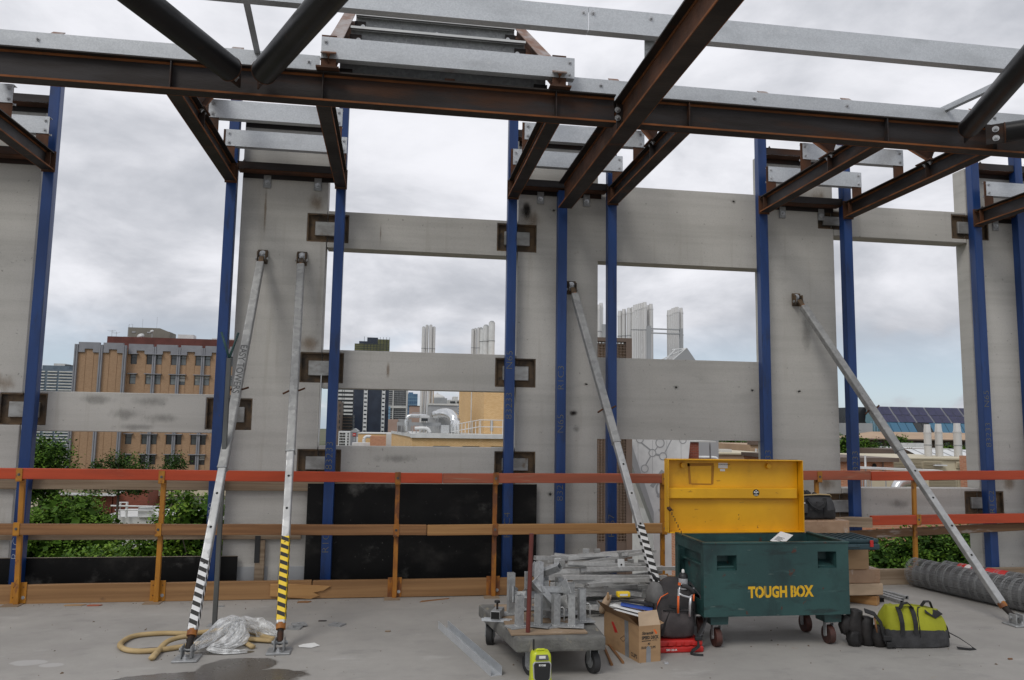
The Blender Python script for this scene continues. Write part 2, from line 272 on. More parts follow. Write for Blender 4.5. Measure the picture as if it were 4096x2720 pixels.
for _n in ('leaf a', 'leaf b', 'leaf c', 'leaf d', 'leaf e'):
    _b = MATS[_n].node_tree.nodes['Principled BSDF']
    _b.inputs['Subsurface Weight'].default_value = 0
MAT('earth', (.12, .11, .07), (.07, .09, .035), .05, 6, r=.95)

# ------------------------------------------------------------------ mesh helpers
ORG = {}
class MB:
    def __init__(s): s.v = []; s.f = []; s.m = []
    def add(s, vs, fs, mi=0):
        o = len(s.v); s.v += [tuple(p) for p in vs]; s.f += [tuple(i+o for i in q) for q in fs]; s.m += [mi]*len(fs); return s
    def box(s, x0, x1, y0, y1, z0, z1, mi=0):
        return s.add([(x0, y0, z0), (x1, y0, z0), (x1, y1, z0), (x0, y1, z0), (x0, y0, z1), (x1, y0, z1), (x1, y1, z1), (x0, y1, z1)],
                     [(0, 3, 2, 1), (4, 5, 6, 7), (0, 1, 5, 4), (1, 2, 6, 5), (2, 3, 7, 6), (3, 0, 4, 7)], mi)
    def bar(s, p0, p1, s0, s1, u0, u1, upv=(0, 0, 1), mi=0):
        a, b = Vector(p0), Vector(p1); d = (b-a).normalized(); sd = d.cross(Vector(upv)).normalized(); u = sd.cross(d)
        c = [(s0, u0), (s1, u0), (s1, u1), (s0, u1)]
        vs = [a+sd*x+u*y for x, y in c]+[b+sd*x+u*y for x, y in c]
        return s.add(vs, [(0, 1, 2, 3), (7, 6, 5, 4), (0, 4, 5, 1), (1, 5, 6, 2), (2, 6, 7, 3), (3, 7, 4, 0)], mi)
    def tube(s, p0, p1, r, n=12, r1=None, cap=True, mi=0):
        a, b = Vector(p0), Vector(p1); d = (b-a).normalized(); q = Vector((0, 0, 1)) if abs(d.z) < .9 else Vector((1, 0, 0))
        e = d.cross(q).normalized(); f = e.cross(d); r1 = r if r1 is None else r1
        an = [2*math.pi*(i+.5)/n for i in range(n)]
        vs = [a+(e*math.cos(t)+f*math.sin(t))*r for t in an]+[b+(e*math.cos(t)+f*math.sin(t))*r1 for t in an]
        fs = [(i, i+n, (i+1) % n+n, (i+1) % n) for i in range(n)]
        if cap: fs += [tuple(range(n)), tuple(range(2*n-1, n-1, -1))]
        return s.add(vs, fs, mi)
    def path(s, pts, r, n=8, flat=None, closed=False, mi=0):
        P = [Vector(p) for p in pts]; N = len(P); ref = Vector((0, 0, 1)); vs = []
        for i, p in enumerate(P):
            if closed: d = P[(i+1) % N]-P[i-1]
            else: d = P[min(i+1, N-1)]-P[max(i-1, 0)]
            d.normalize(); q = ref if abs(d.dot(ref)) < .95 else Vector((1, 0, 0))
            e = d.cross(q).normalized(); f = e.cross(d); rr = r[i] if isinstance(r, (list, tuple)) else r
            for k in range(n):
                t = 2*math.pi*(k+.5)/n
                a, b = (rr, rr) if flat is None else flat
                vs.append(p+e*math.cos(t)*a+f*math.sin(t)*b)
        fs = [(i*n+k, ((i+1) % N)*n+k, ((i+1) % N)*n+(k+1) % n, i*n+(k+1) % n) for i in range(N if closed else N-1) for k in range(n)]
        if not closed: fs += [tuple(range(n)), tuple(range(N*n-1, (N-1)*n-1, -1))]
        return s.add(vs, fs, mi)
    def strip(s, pts, w, t, side=(0, 1, 0), mi=0):      # a flat band along pts
        P = [Vector(p) for p in pts]; sd = Vector(side).normalized(); vs = []
        for i, p in enumerate(P):
            d = (P[min(i+1, len(P)-1)]-P[max(i-1, 0)]).normalized(); n = d.cross(sd).normalized(); s2 = n.cross(d)
            vs += [p-s2*w/2-n*t/2, p+s2*w/2-n*t/2, p+s2*w/2+n*t/2, p-s2*w/2+n*t/2]
        N = len(P); fs = [(i*4+k, i*4+(k+1) % 4, (i+1)*4+(k+1) % 4, (i+1)*4+k) for i in range(N-1) for k in range(4)]+[(3, 2, 1, 0), (N*4-4, N*4-3, N*4-2, N*4-1)]
        return s.add(vs, fs, mi)
    def loft(s, rings, cap=True, mis=None):
        n = len(rings[0]); vs = [p for q in rings for p in q]; o = len(s.v); s.v += [tuple(p) for p in vs]
        for i in range(len(rings)-1):
            for k in range(n):
                s.f.append((o+i*n+k, o+i*n+(k+1) % n, o+(i+1)*n+(k+1) % n, o+(i+1)*n+k)); s.m.append(mis[i] if mis else 0)
        if cap:
            s.f.append(tuple(o+k for k in range(n-1, -1, -1))); s.m.append(mis[0] if mis else 0)
            s.f.append(tuple(o+(len(rings)-1)*n+k for k in range(n))); s.m.append(mis[-1] if mis else 0)
        return s
    def prism(s, poly, a, b, axis='y', mi=0):            # poly in the two other axes
        n = len(poly)
        def P(u, v, w): return {'y': (u, w, v), 'x': (w, u, v), 'z': (u, v, w)}[axis]
        vs = [P(u, v, a) for u, v in poly]+[P(u, v, b) for u, v in poly]
        fs = [tuple(range(n)), tuple(range(2*n-1, n-1, -1))]+[(i, i+n, (i+1) % n+n, (i+1) % n) for i in range(n)]
        return s.add(vs, fs, mi)
    def relief(s, x0, x1, z0, z1, yf, yb, rects, mi=0):
        """slab facing -y with openings (depth None) and recesses"""
        xs = sorted({x0, x1, *[min(max(v, x0), x1) for q in rects for v in q[:2]]}); zs = sorted({z0, z1, *[min(max(v, z0), z1) for q in rects for v in q[2:4]]})
        nx, nz = len(xs)-1, len(zs)-1
        def dep(i, j):
            if i < 0 or j < 0 or i >= nx or j >= nz: return None
            cx, cz = (xs[i]+xs[i+1])/2, (zs[j]+zs[j+1])/2; d = 0.
            for q in rects:
                if q[0] < cx < q[1] and q[2] < cz < q[3]: d = q[4]
            return d
        D = [[dep(i, j) for j in range(nz)] for i in range(nx)]
        g = lambda i, j: D[i][j] if 0 <= i < nx and 0 <= j < nz else None
        for i in range(nx):
            for j in range(nz):
                d = D[i][j]
                if d is None: continue
                a, b, c, e = xs[i], xs[i+1], zs[j], zs[j+1]; y = yf+d
                s.add([(a, y, c), (b, y, c), (b, y, e), (a, y, e)], [(0, 1, 2, 3)], mi)
                s.add([(a, yb, c), (b, yb, c), (b, yb, e), (a, yb, e)], [(3, 2, 1, 0)], mi)
                for (di, dj), (p, q) in (((-1, 0), ((a, c), (a, e))), ((1, 0), ((b, e), (b, c))), ((0, -1), ((b, c), (a, c))), ((0, 1), ((a, e), (b, e)))):
                    o = g(i+di, j+dj); yo = yb if o is None else yf+o
                    if yo > y+1e-6:
                        s.add([(p[0], y, p[1]), (q[0], y, q[1]), (q[0], yo, q[1]), (p[0], yo, p[1])], [(0, 1, 2, 3)], mi)
        return s
    def build(s, name, mat, par=None, org=None, smooth=False, bev=0., seg=1, local=False, weld=True):
        if org is None: org = ORG.get(par.name, Vector()) if par is not None else Vector()
        if local: org = Vector()
        me = bpy.data.meshes.new(name); org = Vector(org)
        me.from_pydata([(x-org.x, y-org.y, z-org.z) for x, y, z in s.v], [], s.f)
        ml = mat if isinstance(mat, (list, tuple)) else [mat]
        for q in ml: me.materials.append(MATS[q])
        if len(ml) > 1: me.polygons.foreach_set('material_index', s.m)
        if weld or bev:
            bm = bmesh.new(); bm.from_mesh(me)
            if weld: bmesh.ops.remove_doubles(bm, verts=bm.verts, dist=1e-5)
            bmesh.ops.recalc_face_normals(bm, faces=bm.faces)
            if bev:
                es = [e for e in bm.edges if len(e.link_faces) == 2 and e.calc_face_angle(0) > .6]
                bmesh.ops.bevel(bm, geom=es, offset=bev, segments=seg, affect='EDGES', profile=.6, clamp_overlap=True)
            bm.to_mesh(me); bm.free()
        if smooth: me.polygons.foreach_set('use_smooth', [True]*len(me.polygons))
        if smooth == 'auto':
            me.set_sharp_from_angle(angle=rad(38))
        me.update()
        o = bpy.data.objects.new(name, me); COL.objects.link(o)
        if par is not None:
            o.parent = par; ORG[o.name] = org if not local else ORG.get(par.name, Vector())
        else:
            o.location = org; ORG[o.name] = org
        return o
def tag(o, label, cat, group=None):
    o['label'] = label; o['category'] = cat
    if group: o['group'] = group
    return o
def thing(name, label, cat, loc=(0, 0, 0), group=None, rz=0.):
    o = bpy.data.objects.new(name, None); COL.objects.link(o); o.location = loc; o.rotation_euler = (0, 0, rz); o.empty_display_size = .1
    ORG[o.name] = Vector(loc)
    return tag(o, label, cat, group)
def struct(o): o['kind'] = 'structure'; return o
def stuff(o): o['kind'] = 'stuff'; return o
def B(name, mat, par, x0, x1, y0, y1, z0, z1, bev=0., **k):
    return MB().box(x0, x1, y0, y1, z0, z1).build(name, mat, par, bev=bev, **k)
def dup(root, loc=None, rz=None, parent=None):
    c = root.copy(); COL.objects.link(c); c.parent = parent
    if parent is not None: c.matrix_parent_inverse = root.matrix_parent_inverse.copy()
    if loc is not None: c.location = loc
    if rz is not None: c.rotation_euler = (0, 0, rz)
    ORG[c.name] = Vector(c.location) if parent is None else ORG.get(parent.name, Vector())
    for ch in list(root.children): dup(ch, parent=c)
    return c
_hex = {}
def bolt(par, p, d=(0, -1, 0), r=.011, l=.012, mat='zinc bolt', name='bolt'):
    k = (r, l, mat)
    if k not in _hex:
        m = MB().tube((0, 0, -.002), (0, 0, l), r, 6).tube((0, 0, l), (0, 0, l*1.7), r*.5, 8).tube((0, 0, -.003), (0, 0, .0015), r*1.7, 12)
        o = m.build('bolt', mat, weld=False); _hex[k] = o.data; bpy.data.objects.remove(o)
    o = bpy.data.objects.new(name, _hex[k]); COL.objects.link(o); o.parent = par
    o.location = Vector(p)-ORG.get(par.name, Vector()); o.rotation_euler = Vector(d).to_track_quat('Z', 'Y').to_euler()
    return o
def text(s, size, loc, mat, par, name='lettering', rot=(math.pi/2, 0, 0), bold=.0, sx=1., shear=0., ext=.0006, align='LEFT', local=False):
    cu = bpy.data.curves.new('t', 'FONT'); cu.body = s; cu.size = size; cu.extrude = ext; cu.offset = bold; cu.shear = shear; cu.align_x = align; cu.resolution_u = 3
    o = bpy.data.objects.new('t', cu); COL.objects.link(o)
    me = bpy.data.meshes.new_from_object(o.evaluated_get(bpy.context.evaluated_depsgraph_get())); bpy.data.objects.remove(o); bpy.data.curves.remove(cu)
    me.materials.clear(); me.materials.append(MATS[mat])
    q = bpy.data.objects.new(name, me); COL.objects.link(q); q.parent = par
    q.location = Vector(loc) if local else Vector(loc)-ORG.get(par.name, Vector()); q.rotation_euler = rot; q.scale = (sx, 1, 1)
    return q
def sect(cx, cy, a, b, z, n=24, e=3.2, jit=0., rz=0.):  # superellipse ring
    o = []
    for k in range(n):
        t = 2*math.pi*k/n; c, s = math.cos(t), math.sin(t)
        x = math.copysign(abs(c)**(2/e), c)*a; y = math.copysign(abs(s)**(2/e), s)*b
        x, y = x*math.cos(rz)-y*math.sin(rz), x*math.sin(rz)+y*math.cos(rz)
        o.append((cx+x+R.uniform(-jit, jit), cy+y+R.uniform(-jit, jit), z+R.uniform(-jit, jit)))
    return o

# ================================================================== setting
struct(MB().box(-14, 16, -9, 7.28, -.45, 0).build('floor', 'slab'))
g = MB().box(-900, 1200, -400, 2500, -12.6, -12).build('ground', 'earth'); struct(g)
_podium = thing('building_base', 'storeys of the unfinished building below the slab', 'building', (0, 0, -12)); B('wall', 'bg grey', _podium, -13.8, 15.8, -8.8, 7.1, -12, -.46)

# ------------------------------------------------------------------ precast panels
YF, YB = 7.30, 7.48
POCK = {  # weld pockets x0,x1,z0,z1 (span the joint between a beam and a pillar)
 'h1l': (-.834, -.454, 3.133, 3.402), 'h1r': (.945, 1.332, 3.131, 3.405), 'm1l': (-.842, -.454, 1.826, 2.103), 'm1r': (.950, 1.338, 1.826, 2.10),
 'l1l': (-.83, -.444, .985, 1.226), 'l1r': (.956, 1.345, .99, 1.225), 'abl': (-3.33, -2.95, 1.406, 1.679), 'abr': (-1.635, -1.241, 1.388, 1.67),
 'hil': (4.272, 4.63, 3.53, 3.72), 'hir': (5.80, 6.234, 3.505, 3.767), 'lil': (4.284, 4.62, .60, .845), 'lir': (5.80, 6.244, .64, .87)}
def panel(label, x0, x1, z0, z1, pocks=(), opens=(), holes=()):
    t = thing('concrete_panel', label, 'concrete panel', ((x0+x1)/2, YF, max(z0, 0)))
    rc = [(*q, None) for q in opens]+[(*POCK[k], .045) for k in pocks]+[(hx-.016, hx+.016, hz-.014, hz+.014, .05) for hx, hz in holes]
    MB().relief(x0, x1, z0, z1, YF, YB, rc).build('slab', 'panel', t, bev=.006)
    for k in pocks:
        a, b, c, d = POCK[k]; a2, b2 = max(a, x0), min(b, x1)
        MB().relief(a2+.001, b2-.001, c+.001, d-.001, YF+.005, YF+.044, [(a2+(.012 if a >= x0 else 0), b2-(.012 if b <= x1 else 0), c+.012, d-.012, .035)]).build('pocket_lining', 'burnt steel', t)
    for hx, hz in holes:
        m = MB(); n = 9; pts = [(hx+math.cos(2*math.pi*i/n)*R.uniform(.018, .042), hz+math.sin(2*math.pi*i/n)*R.uniform(.014, .032)) for i in range(n)]
        vs = [(x, YF-.0015, z) for x, z in pts]+[(hx+(x-hx)*.5, YF-.0008, hz+(z-hz)*.5) for x, z in pts]
        m.add(vs, [(i, (i+1) % n, (i+1) % n+n, i+n) for i in range(n)]).build('chipped_edge', 'patch light', t, weld=False)
    return t
def plate(t, k, side):
    a, b, c, d = POCK[k]; w = b-a; hh = d-c
    B('weld_plate', 'weld plate', t, a+w*.19, b-w*.17, YF+.012, YF+.038, c+hh*.24, d-hh*.27, .004)
TOP = 4.28
pA = panel('concrete wall panel at the far left edge of the picture', -5.2, -3.15, -1, TOP, ('abl',)); plate(pA, 'abl', 0)
pAB = panel('horizontal concrete beam with dark smears across the leftmost window bay', -3.142, -1.438, 1.357, 1.70, ('abl', 'abr'))
pB = panel('tall concrete wall panel that carries two props side by side', -1.43, -.655, -1, TOP, ('abr', 'h1l', 'm1l', 'l1l')); [plate(pB, k, 0) for k in ('abr', 'h1l', 'm1l', 'l1l')]
pH1 = panel('top concrete beam of the three across the city window', -.647, 1.142, 3.085, 3.432, ('h1l', 'h1r'))
pM1 = panel('middle concrete beam of the three across the city window', -.647, 1.142, 1.78, 2.131, ('m1l', 'm1r'))
pL1 = panel('lowest concrete beam of the three, behind the orange rail', -.647, 1.142, .90, 1.258, ('l1l', 'l1r'))
pC = panel('wide concrete wall panel with two stacked openings behind the yellow lid', 1.15, 4.44, -1, TOP, ('h1r', 'm1r', 'l1r', 'hil', 'lil'),
           [(1.942, 3.66, 3.845, TOP+.1), (1.942, 3.66, 2.133, 3.08), (1.942, 3.66, .02, 1.352)],
           [(2.73, 1.86), (3.52, 1.85), (4.02, 1.85), (1.83, 1.87), (3.36, 3.76), (1.50, 3.56), (1.49, .83)]); [plate(pC, k, 0) for k in ('h1r', 'm1r', 'l1r', 'hil', 'lil')]
pH2 = panel('upper concrete beam beyond the solar roof at the right', 4.448, 5.967, 3.463, 3.795, ('hil', 'hir'))
pL2 = panel('lower concrete beam behind the right orange rails', 4.448, 5.967, .575, .90, ('lil', 'lir'))
pI = panel('concrete wall panel at the right edge of the picture', 5.975, 8.4, -1, TOP, ('hir', 'lir')); plate(pI, 'hir', 0); plate(pI, 'lir', 0)
# concrete-joint shims hanging beside the second panel, patched slab edge at its foot
tag(B('joint_strip', 'white metal', None, -.652, -.644, 7.285, 7.299, 1.29, 1.90), 'thin white packing strip hanging in the joint beside the middle beam', 'strip')
for i, (x0, x1, lab) in enumerate(((-1.33, -1.04, 'left'), (-.95, -.72, 'right'))):
    tag(B('patch_plate', 'bg grey', None, x0, x1, 7.291, 7.2985, .0, .20, .002), 'grey patch at the foot of the double-propped panel, %s of the timber stub' % lab, 'patch')

# ------------------------------------------------------------------ blue columns
COLX = dict(A=-3.03, B=-1.50, C=-.53, D=1.07, E=1.558, F=2.048, G=3.605, H=4.515, I=5.985, J=6.50)
CL = dict(A='blue steel column at the left edge beside the first panel', B='blue steel column left of the two props', C='blue steel column right of the two props, at the city window',
          D='blue steel column chalked 83233 at the right side of the city window', E='blue steel column standing in front of a panel, left of the leaning third prop', F='blue steel column crossing the stacked openings at their left',
          G='blue steel column right behind the yellow lid', H='blue steel column crossed by the rightmost prop', I='blue steel column at the edge of the rightmost panel', J='blue steel column cut by the right picture edge')
colo = {}
for k, x in COLX.items():
    t = thing('steel_column', CL[k], 'column', (x, 7.195, 0), 'blue steel columns along the wall'); colo[k] = t
    B('shaft', 'blue paint', t, x-.0445, x+.0445, 7.15, 7.239, .012, 4.83 if k not in 'E' else 3.72, .007, seg=2)
    B('base_plate', 'blue paint', t, x-.09, x+.09, 7.10, 7.275, 0, .012)
VR = (math.pi/2, -math.pi/2, 0)
def chalk(k, s, z, size=.085, m='chalk', dx=.02):
    text(s, size, (COLX[k]+dx, 7.1485, z), m, colo[k], 'chalk_mark', VR, bold=-.0026, ext=.0002, sx=1.2)
for k, l in dict(A=[('R1C04', .30, 'white chalk')], B=[('R1C28', .48, 'white chalk')], C=[('83233', 1.05, 'chalk'), ('R1C5', .33, 'chalk')],
                 D=[('83233', 1.52, 'chalk'), ('N65', 1.98, 'chalk'), ('R1C4', .45, 'chalk')], E=[('R1C3', 1.80, 'chalk'), ('N65', 1.40, 'chalk'), ('83233', .78, 'chalk')],
                 F=[('R157', .45, 'chalk')], G=[('83233', 1.02, 'chalk')], H=[('83233', 1.02, 'chalk')], I=[('N65', 1.72, 'chalk'), ('83233', 1.32, 'chalk'), ('R1C2', .66, 'chalk')]).items():
    for s, z, m in l: chalk(k, s, z, m=m)

# ------------------------------------------------------------------ roof steel
def ibeam(name, label, p0, p1, dep, wid, z0, mats=('steel web', 'steel flange', 'steel flange'), tf=.010, tw=.008, group=None, cat='steel beam', upv=(0, 0, 1)):
    a, b = Vector(p0), Vector(p1); t = thing(name, label, cat, ((a+b)/2)[:], group)
    MB().bar(a, b, -tw/2, tw/2, z0+tf, z0+dep-tf, upv).build('web', mats[0], t)
    MB().bar(a, b, -wid/2, wid/2, z0, z0+tf, upv).build('bottom_flange', mats[1], t)
    MB().bar(a, b, -wid/2, wid/2, z0+dep-tf, z0+dep, upv).build('top_flange', mats[2], t)
    # root radius fillets, where rust gathers
    for sgn in (-1, 1):
        e0, e1 = sorted((sgn*(wid/2-.004), sgn*(wid/2+.0015)))
        MB().bar(a, b, e0, e1, z0-.0005, z0+tf+.002, upv).build('flange_edge', 'rust orange', t)
        e0, e1 = sorted((sgn*tw/2, sgn*(tw/2+.006)))
        MB().bar(a, b, e0, e1, z0+dep-tf-.016, z0+dep-tf, upv).build('fillet', 'rust orange', t)
    return t
LB = 3.602; LD = .208; LY = 5.20
b1 = ibeam('steel_beam', 'long dark steel beam above, left of the diagonal roof beam', (-6.5, LY, 0), (1.50, LY, 0), LD, .10, LB)
b2 = ibeam('steel_beam', 'long dark steel beam above, right of the diagonal roof beam', (1.63, LY, 0), (8.5, LY, 0), LD, .10, LB)
for t, xs in ((b1, (-3.03, -1.50, -.53, 1.07)), (b2, (2.048, 3.605, 4.515, 5.985))):
    for x in xs:
        MB().box(x-.004, x+.004, LY-.046, LY-.004, LB+.0105, LB+LD-.0105).build('stiffener', 'steel web', t)
eb = ibeam('steel_beam', 'heavy rusty roof beam running from the third prop toward the viewer', (1.565, 7.10, 0), (1.565, -1.5, 0), .25, .125, 3.53, ('steel rust', 'steel flange', 'steel flange'), .011, .009)
for sx_, yy in ((-1, 5.2), (1, 5.2)):
    MB().box(1.565+sx_*.006, 1.565+sx_*.050, 5.185, 5.195, 3.56, 3.76).build('end_plate', 'steel web', eb)
for zz in (3.65, 3.71): bolt(eb, (1.522, 5.184, zz), (0, -1, 0), .013, .014)
OL = dict(A='left edge', B='left of the two props', C='right of the two props', D='at the right side of the city window', F='above the left side of the stacked openings', G='above the yellow lid', H='above the rightmost prop head', I='at the right edge of the picture')
for k, d in OL.items():
    x = COLX[k]
    t = ibeam('outrigger_beam', 'short rusty steel beam joining the long beam to the blue column '+d, (x, 7.128, 0), (x, LY+.012, 0), .155, .10, 3.615, ('steel web', 'steel flange', 'steel flange'), .009, .007, 'short beams between long beam and columns')
    B('end_plate', 'steel rust', t, x-.055, x+.055, 7.136, 7.148, 3.60, 3.785)
    sd = 1 if x < 0 else -1
    MB().box(*sorted((x+sd*.004, x+sd*.045)), 7.06, 7.068, 3.63, 3.755).build('cleat', 'steel rust', t)
    for zz in (3.665, 3.725): bolt(t, (x+sd*.004, 7.085, zz), (sd, 0, 0), .012, .012)
    # stiffener and bolts under the raking strut
    if k not in 'CD':
        MB().box(*sorted((x+sd*.004, x+sd*.047)), 5.90, 5.908, 3.625, 3.76).build('stiffener', 'steel web', t)
        for dy in (-.035, .035): bolt(t, (x+sd*.028, 5.904+dy, 3.759), (0, 0, -1), .012, .012)
    # stubs that carry the galvanised girts
    if k in 'ABCDFGHI':
        for yy in (6.98, 6.33):
            m = MB(); m.box(x-.05, x+.05, yy, yy+.006, 3.7715, 4.035).box(x-.003, x+.003, yy+.0065, yy+.05, 3.7715, 4.0); m.build('girt_stub', 'steel rust', t)
    # raking strut up to the column head
    if k not in 'CD':
        s = ibeam('raking_strut', 'rusty raking strut to the column head '+d, (x, 5.90, 3.785), (x, 7.20, 4.80), .10, .10, 0, ('steel rust', 'steel rust', 'steel scaled'), .008, .006, 'raking struts above the short beams', 'strut')
        B('foot_plate', 'steel rust', s, x-.06, x+.06, 5.83, 6.02, 3.7715, 3.782)
# dormer struts over the city window
for x, d in ((-.50, 'left'), (1.09, 'right')):
    s = ibeam('raking_strut', 'rusty raking strut at the %s side of the raised galvanised frame' % d, (x, 5.18, 3.845), (x, 7.20, 5.255), .10, .10, 0, ('steel rust', 'steel rust', 'steel scaled'), .008, .006, None, 'strut')
    B('foot_plate', 'steel rust', s, x-.075, x+.075, 5.10, 5.30, LB+LD+.002, LB+LD+.014)
    B('girt_stub', 'steel rust', s, x-.05, x+.05, 5.166, 5.172, LB+LD+.015, 4.07)
    for yy, zz in ((6.34, 4.60), (6.95, 5.04), (5.36, 3.84)):
        q = 1 if x < 0 else -1
        B('cleat', 'steel web', s, *sorted((x+q*.051, x+q*.15)), yy-.02, yy-.012, zz-.02, zz+.085); bolt(s, (x+q*.125, yy-.021, zz+.035), (0, -1, 0), .012, .01)
s = thing('steel_beam', 'thin rusty steel edge beam closing the top of the raised frame', 'steel beam', (.3, 7.2, 5.2)); MB().bar((-.44, 7.22, 5.19), (1.03, 7.22, 5.19), -.05, .05, 0, .09).build('flange', 'steel scaled', s)

# ------------------------------------------------------------------ galvanised purlins and girts
def purlin(label, x0, x1, y, z0, hgt=.15, fl=.062, d=1, par=None, tiltdeg=0, mat='galv', group=None, bolts=(), name='purlin'):
    t = thing(name, label, 'purlin', ((x0+x1)/2, y, z0), group)
    B('web', mat, t, x0, x1, y, y+.0024, z0, z0+hgt)
    MB().box(x0, x1, *sorted((y+d*.0024, y+d*fl)), z0, z0+.0024).build('bottom_flange', mat, t)
    MB().box(x0, x1, *sorted((y+d*.0024, y+d*fl)), z0+hgt-.0024, z0+hgt).build('top_flange', mat, t)
    MB().box(x0, x1, *sorted((y+d*fl, y+d*(fl+.0024))), z0, z0+.018).build('lip', mat, t)
    for bx, bz in bolts: bolt(t, (bx, y-.0005, z0+bz), (0, -1, 0), .010, .010)
    return t
Dt = ('A', 'B', 'C', 'D', 'F', 'G', 'H', 'I')
for a, b, w in ((None, 'A', 'in front of the leftmost panel'), ('B', 'C', 'over the double-propped panel'), ('D', 'F', 'over the leaning third prop'), ('G', 'H', 'over the panel behind the yellow lid'), ('I', None, 'at the right edge of the picture')):
    x0 = COLX[a]-.03 if a else -5.2; x1 = COLX[b]+.05 if b else 8.2
    for yy, n in ((6.975, 'far'), (6.325, 'near')):
        bl = [(x0+.03, .115), (x0+.03, .03), (x1-.03, .115), (x1-.03, .03)]
        purlin('%s one of the two short galvanised girts %s' % (n, w), x0, x1, yy, 3.885, .15, bolts=bl, name='girt', group='short galvanised girts under the roof steel')
purlin('galvanised purlin on top of the long beam, left of the raised frame', -6.5, -.565, 5.262, 3.813, .152, bolts=[(x, .105) for x in (-2.36, -.80, -.64)])
purlin('galvanised purlin on top of the long beam, right of the raised frame', 1.175, 8.4, 5.262, 3.813, .152, bolts=[(x, .105) for x in (1.42, 2.6, 3.35, 4.6)])
purlin('galvanised purlin across the top of the picture, left length', -3.5, 1.14, 4.53, 3.93, .155, bolts=[(1.11, .115)])
purlin('galvanised purlin across the top right of the picture, long length', 1.142, 7.5, 4.528, 3.93, .155, bolts=[(1.17, .115), (1.55, .115), (1.72, .11)])
t = thing('purlin_cleat', 'short galvanised stub between the top purlin and the heavy roof beam', 'cleat', (1.56, 4.56, 3.78)); B('plate', 'galv dull', t, 1.53, 1.60, 4.60, 4.608, 3.782, 4.02)
purlin('front galvanised purlin of the raised frame over the city window', -.55, 1.20, 5.16, 3.905, .15, bolts=[(-.52, .115), (-.52, .025), (1.165, .115), (1.165, .025)])
for lab, yy, zt in (('lowest', 5.36, 3.985), ('middle', 6.34, 4.735), ('topmost', 6.95, 5.18)):
    q_ = purlin(lab+' inner galvanised purlin of the raised frame', -.44, 1.03, yy, zt-.15, .15, .06, d=-1, mat='galv dull', bolts=[(.30, .05)])  # duller galv puts the shade on these webs into their colour
    B('top_lip', 'white metal', q_, -.44, 1.03, yy-.0655, yy-.0625, zt-.02, zt)  # white strip paints in the brightly lit lip edge
t = thing('rusty_tab', 'rusty bent tab under the middle of the raised frame', 'tab', (.34, 5.25, 3.81)); MB().bar((.33, 5.23, LB+LD+.002), (.33, 5.34, 3.905), -.035, .035, 0, .008).build('plate', 'steel rust', t)
# dark angles fixed to the panels between the columns
for a, b, zlist, w in ((None, 'A', (3.70, 4.185), 'leftmost panel'), ('B', 'C', (3.70, 4.185), 'double-propped panel'), ('D', 'F', (3.70, 4.185), 'panel behind the third prop'), ('G', 'H', (3.70, 4.185), 'panel behind the yellow lid'), ('I', None, (3.70, 4.185), 'rightmost panel')):
    x0 = COLX[a]+.046 if a else -5.2; x1 = COLX[b]-.046 if b else 8.3
    for i, z in enumerate(zlist):
        t = thing('wall_angle', '%s dark steel angle across the %s' % (('lower', 'upper')[i], w), 'steel angle', ((x0+x1)/2, 7.25, z), 'dark angles bolted across the panels')
        B('leg', 'steel web', t, x0, x1, 7.165, 7.175, z+.05, z+.115); B('shelf', 'steel rust', t, x0, x1, 7.1755, 7.285, z+.043, z+.05)
        B('back_leg', 'steel web', t, x0+.03, x1-.03, 7.286, 7.296, z, z+.09)
        bolt(t, (x0+.05, 7.19, z+.115), (0, 0, 1), .012, .015, 'black bolt')
        if i == 0:
            for fx in (.28, .80):
                xx = x0+(min(x1, x0+1.0)-x0)*fx
                c = B('clip', 'galv dull', t, xx-.034, xx+.034, 7.284, 7.2995, z-.085, z+.035, .003); bolt(c, (xx, 7.283, z-.035), (0, -1, 0), .014, .014)
# diagonal plan bracing tubes
def brace_tube(label, p0, p1, r=.082):
    t = thing('bracing_tube', label, 'steel tube', p0); a, b = Vector(p0), Vector(p1); d = (b-a).normalized()
    MB().tube(a+d*.10, b, r, 28).build('tube', 'tube steel', t, smooth='auto')
    MB().bar(a-d*.02, a+d*.16, -.005, .005, -.075, .075).build('gusset', 'steel web', t)
    MB().tube(a+d*.098, a+d*.106, r+.002, 28).build('weld_ring', 'steel rust', t)
    s = d.cross(Vector((0, 0, 1)))
    for zz in (-.035, .035): bolt(t, a+d*.045+s*(.006 if s.y < 0 else -.006)+Vector((0, 0, zz)), s if s.y < 0 else -s, .014, .014)
brace_tube('black steel tube overhead rising to the upper left', (-1.06, 5.10, 3.705), (-2.05, 2.6, 3.705))
brace_tube('black steel tube overhead crossing in front of the raised frame', (-.93, 5.10, 3.705), (.62, 1.95, 3.705))
brace_tube('black steel tube at the upper right, running off the top right corner', (4.20, 5.10, 3.705), (2.85, 1.9, 3.705), .075)
brace_tube('black steel tube at the right edge under the long purlin', (4.40, 5.10, 3.705), (7.0, 3.05, 3.705), .075)
for lab, p0, p1 in (('thin galvanised strut running up from the long purlin at the upper left', (-.985, 5.36, 3.94), (-.93, 4.45, 3.96)), ('thin galvanised strut slanting behind the upper right tube', (4.15, 5.45, 3.94), (4.32, 4.58, 3.96))):
    t = thing('fly_brace', lab, 'strut', p0); MB().bar(p0, p1, -.02, .02, 0, .003).bar(p0, p1, .017, .02, .003, .04).build('angle', 'galv', t)
    B('cleat', 'galv', t, p0[0]-.03, p0[0]+.03, p0[1]+.001, p0[1]+.006, p0[2]-.02, p0[2]+.06)
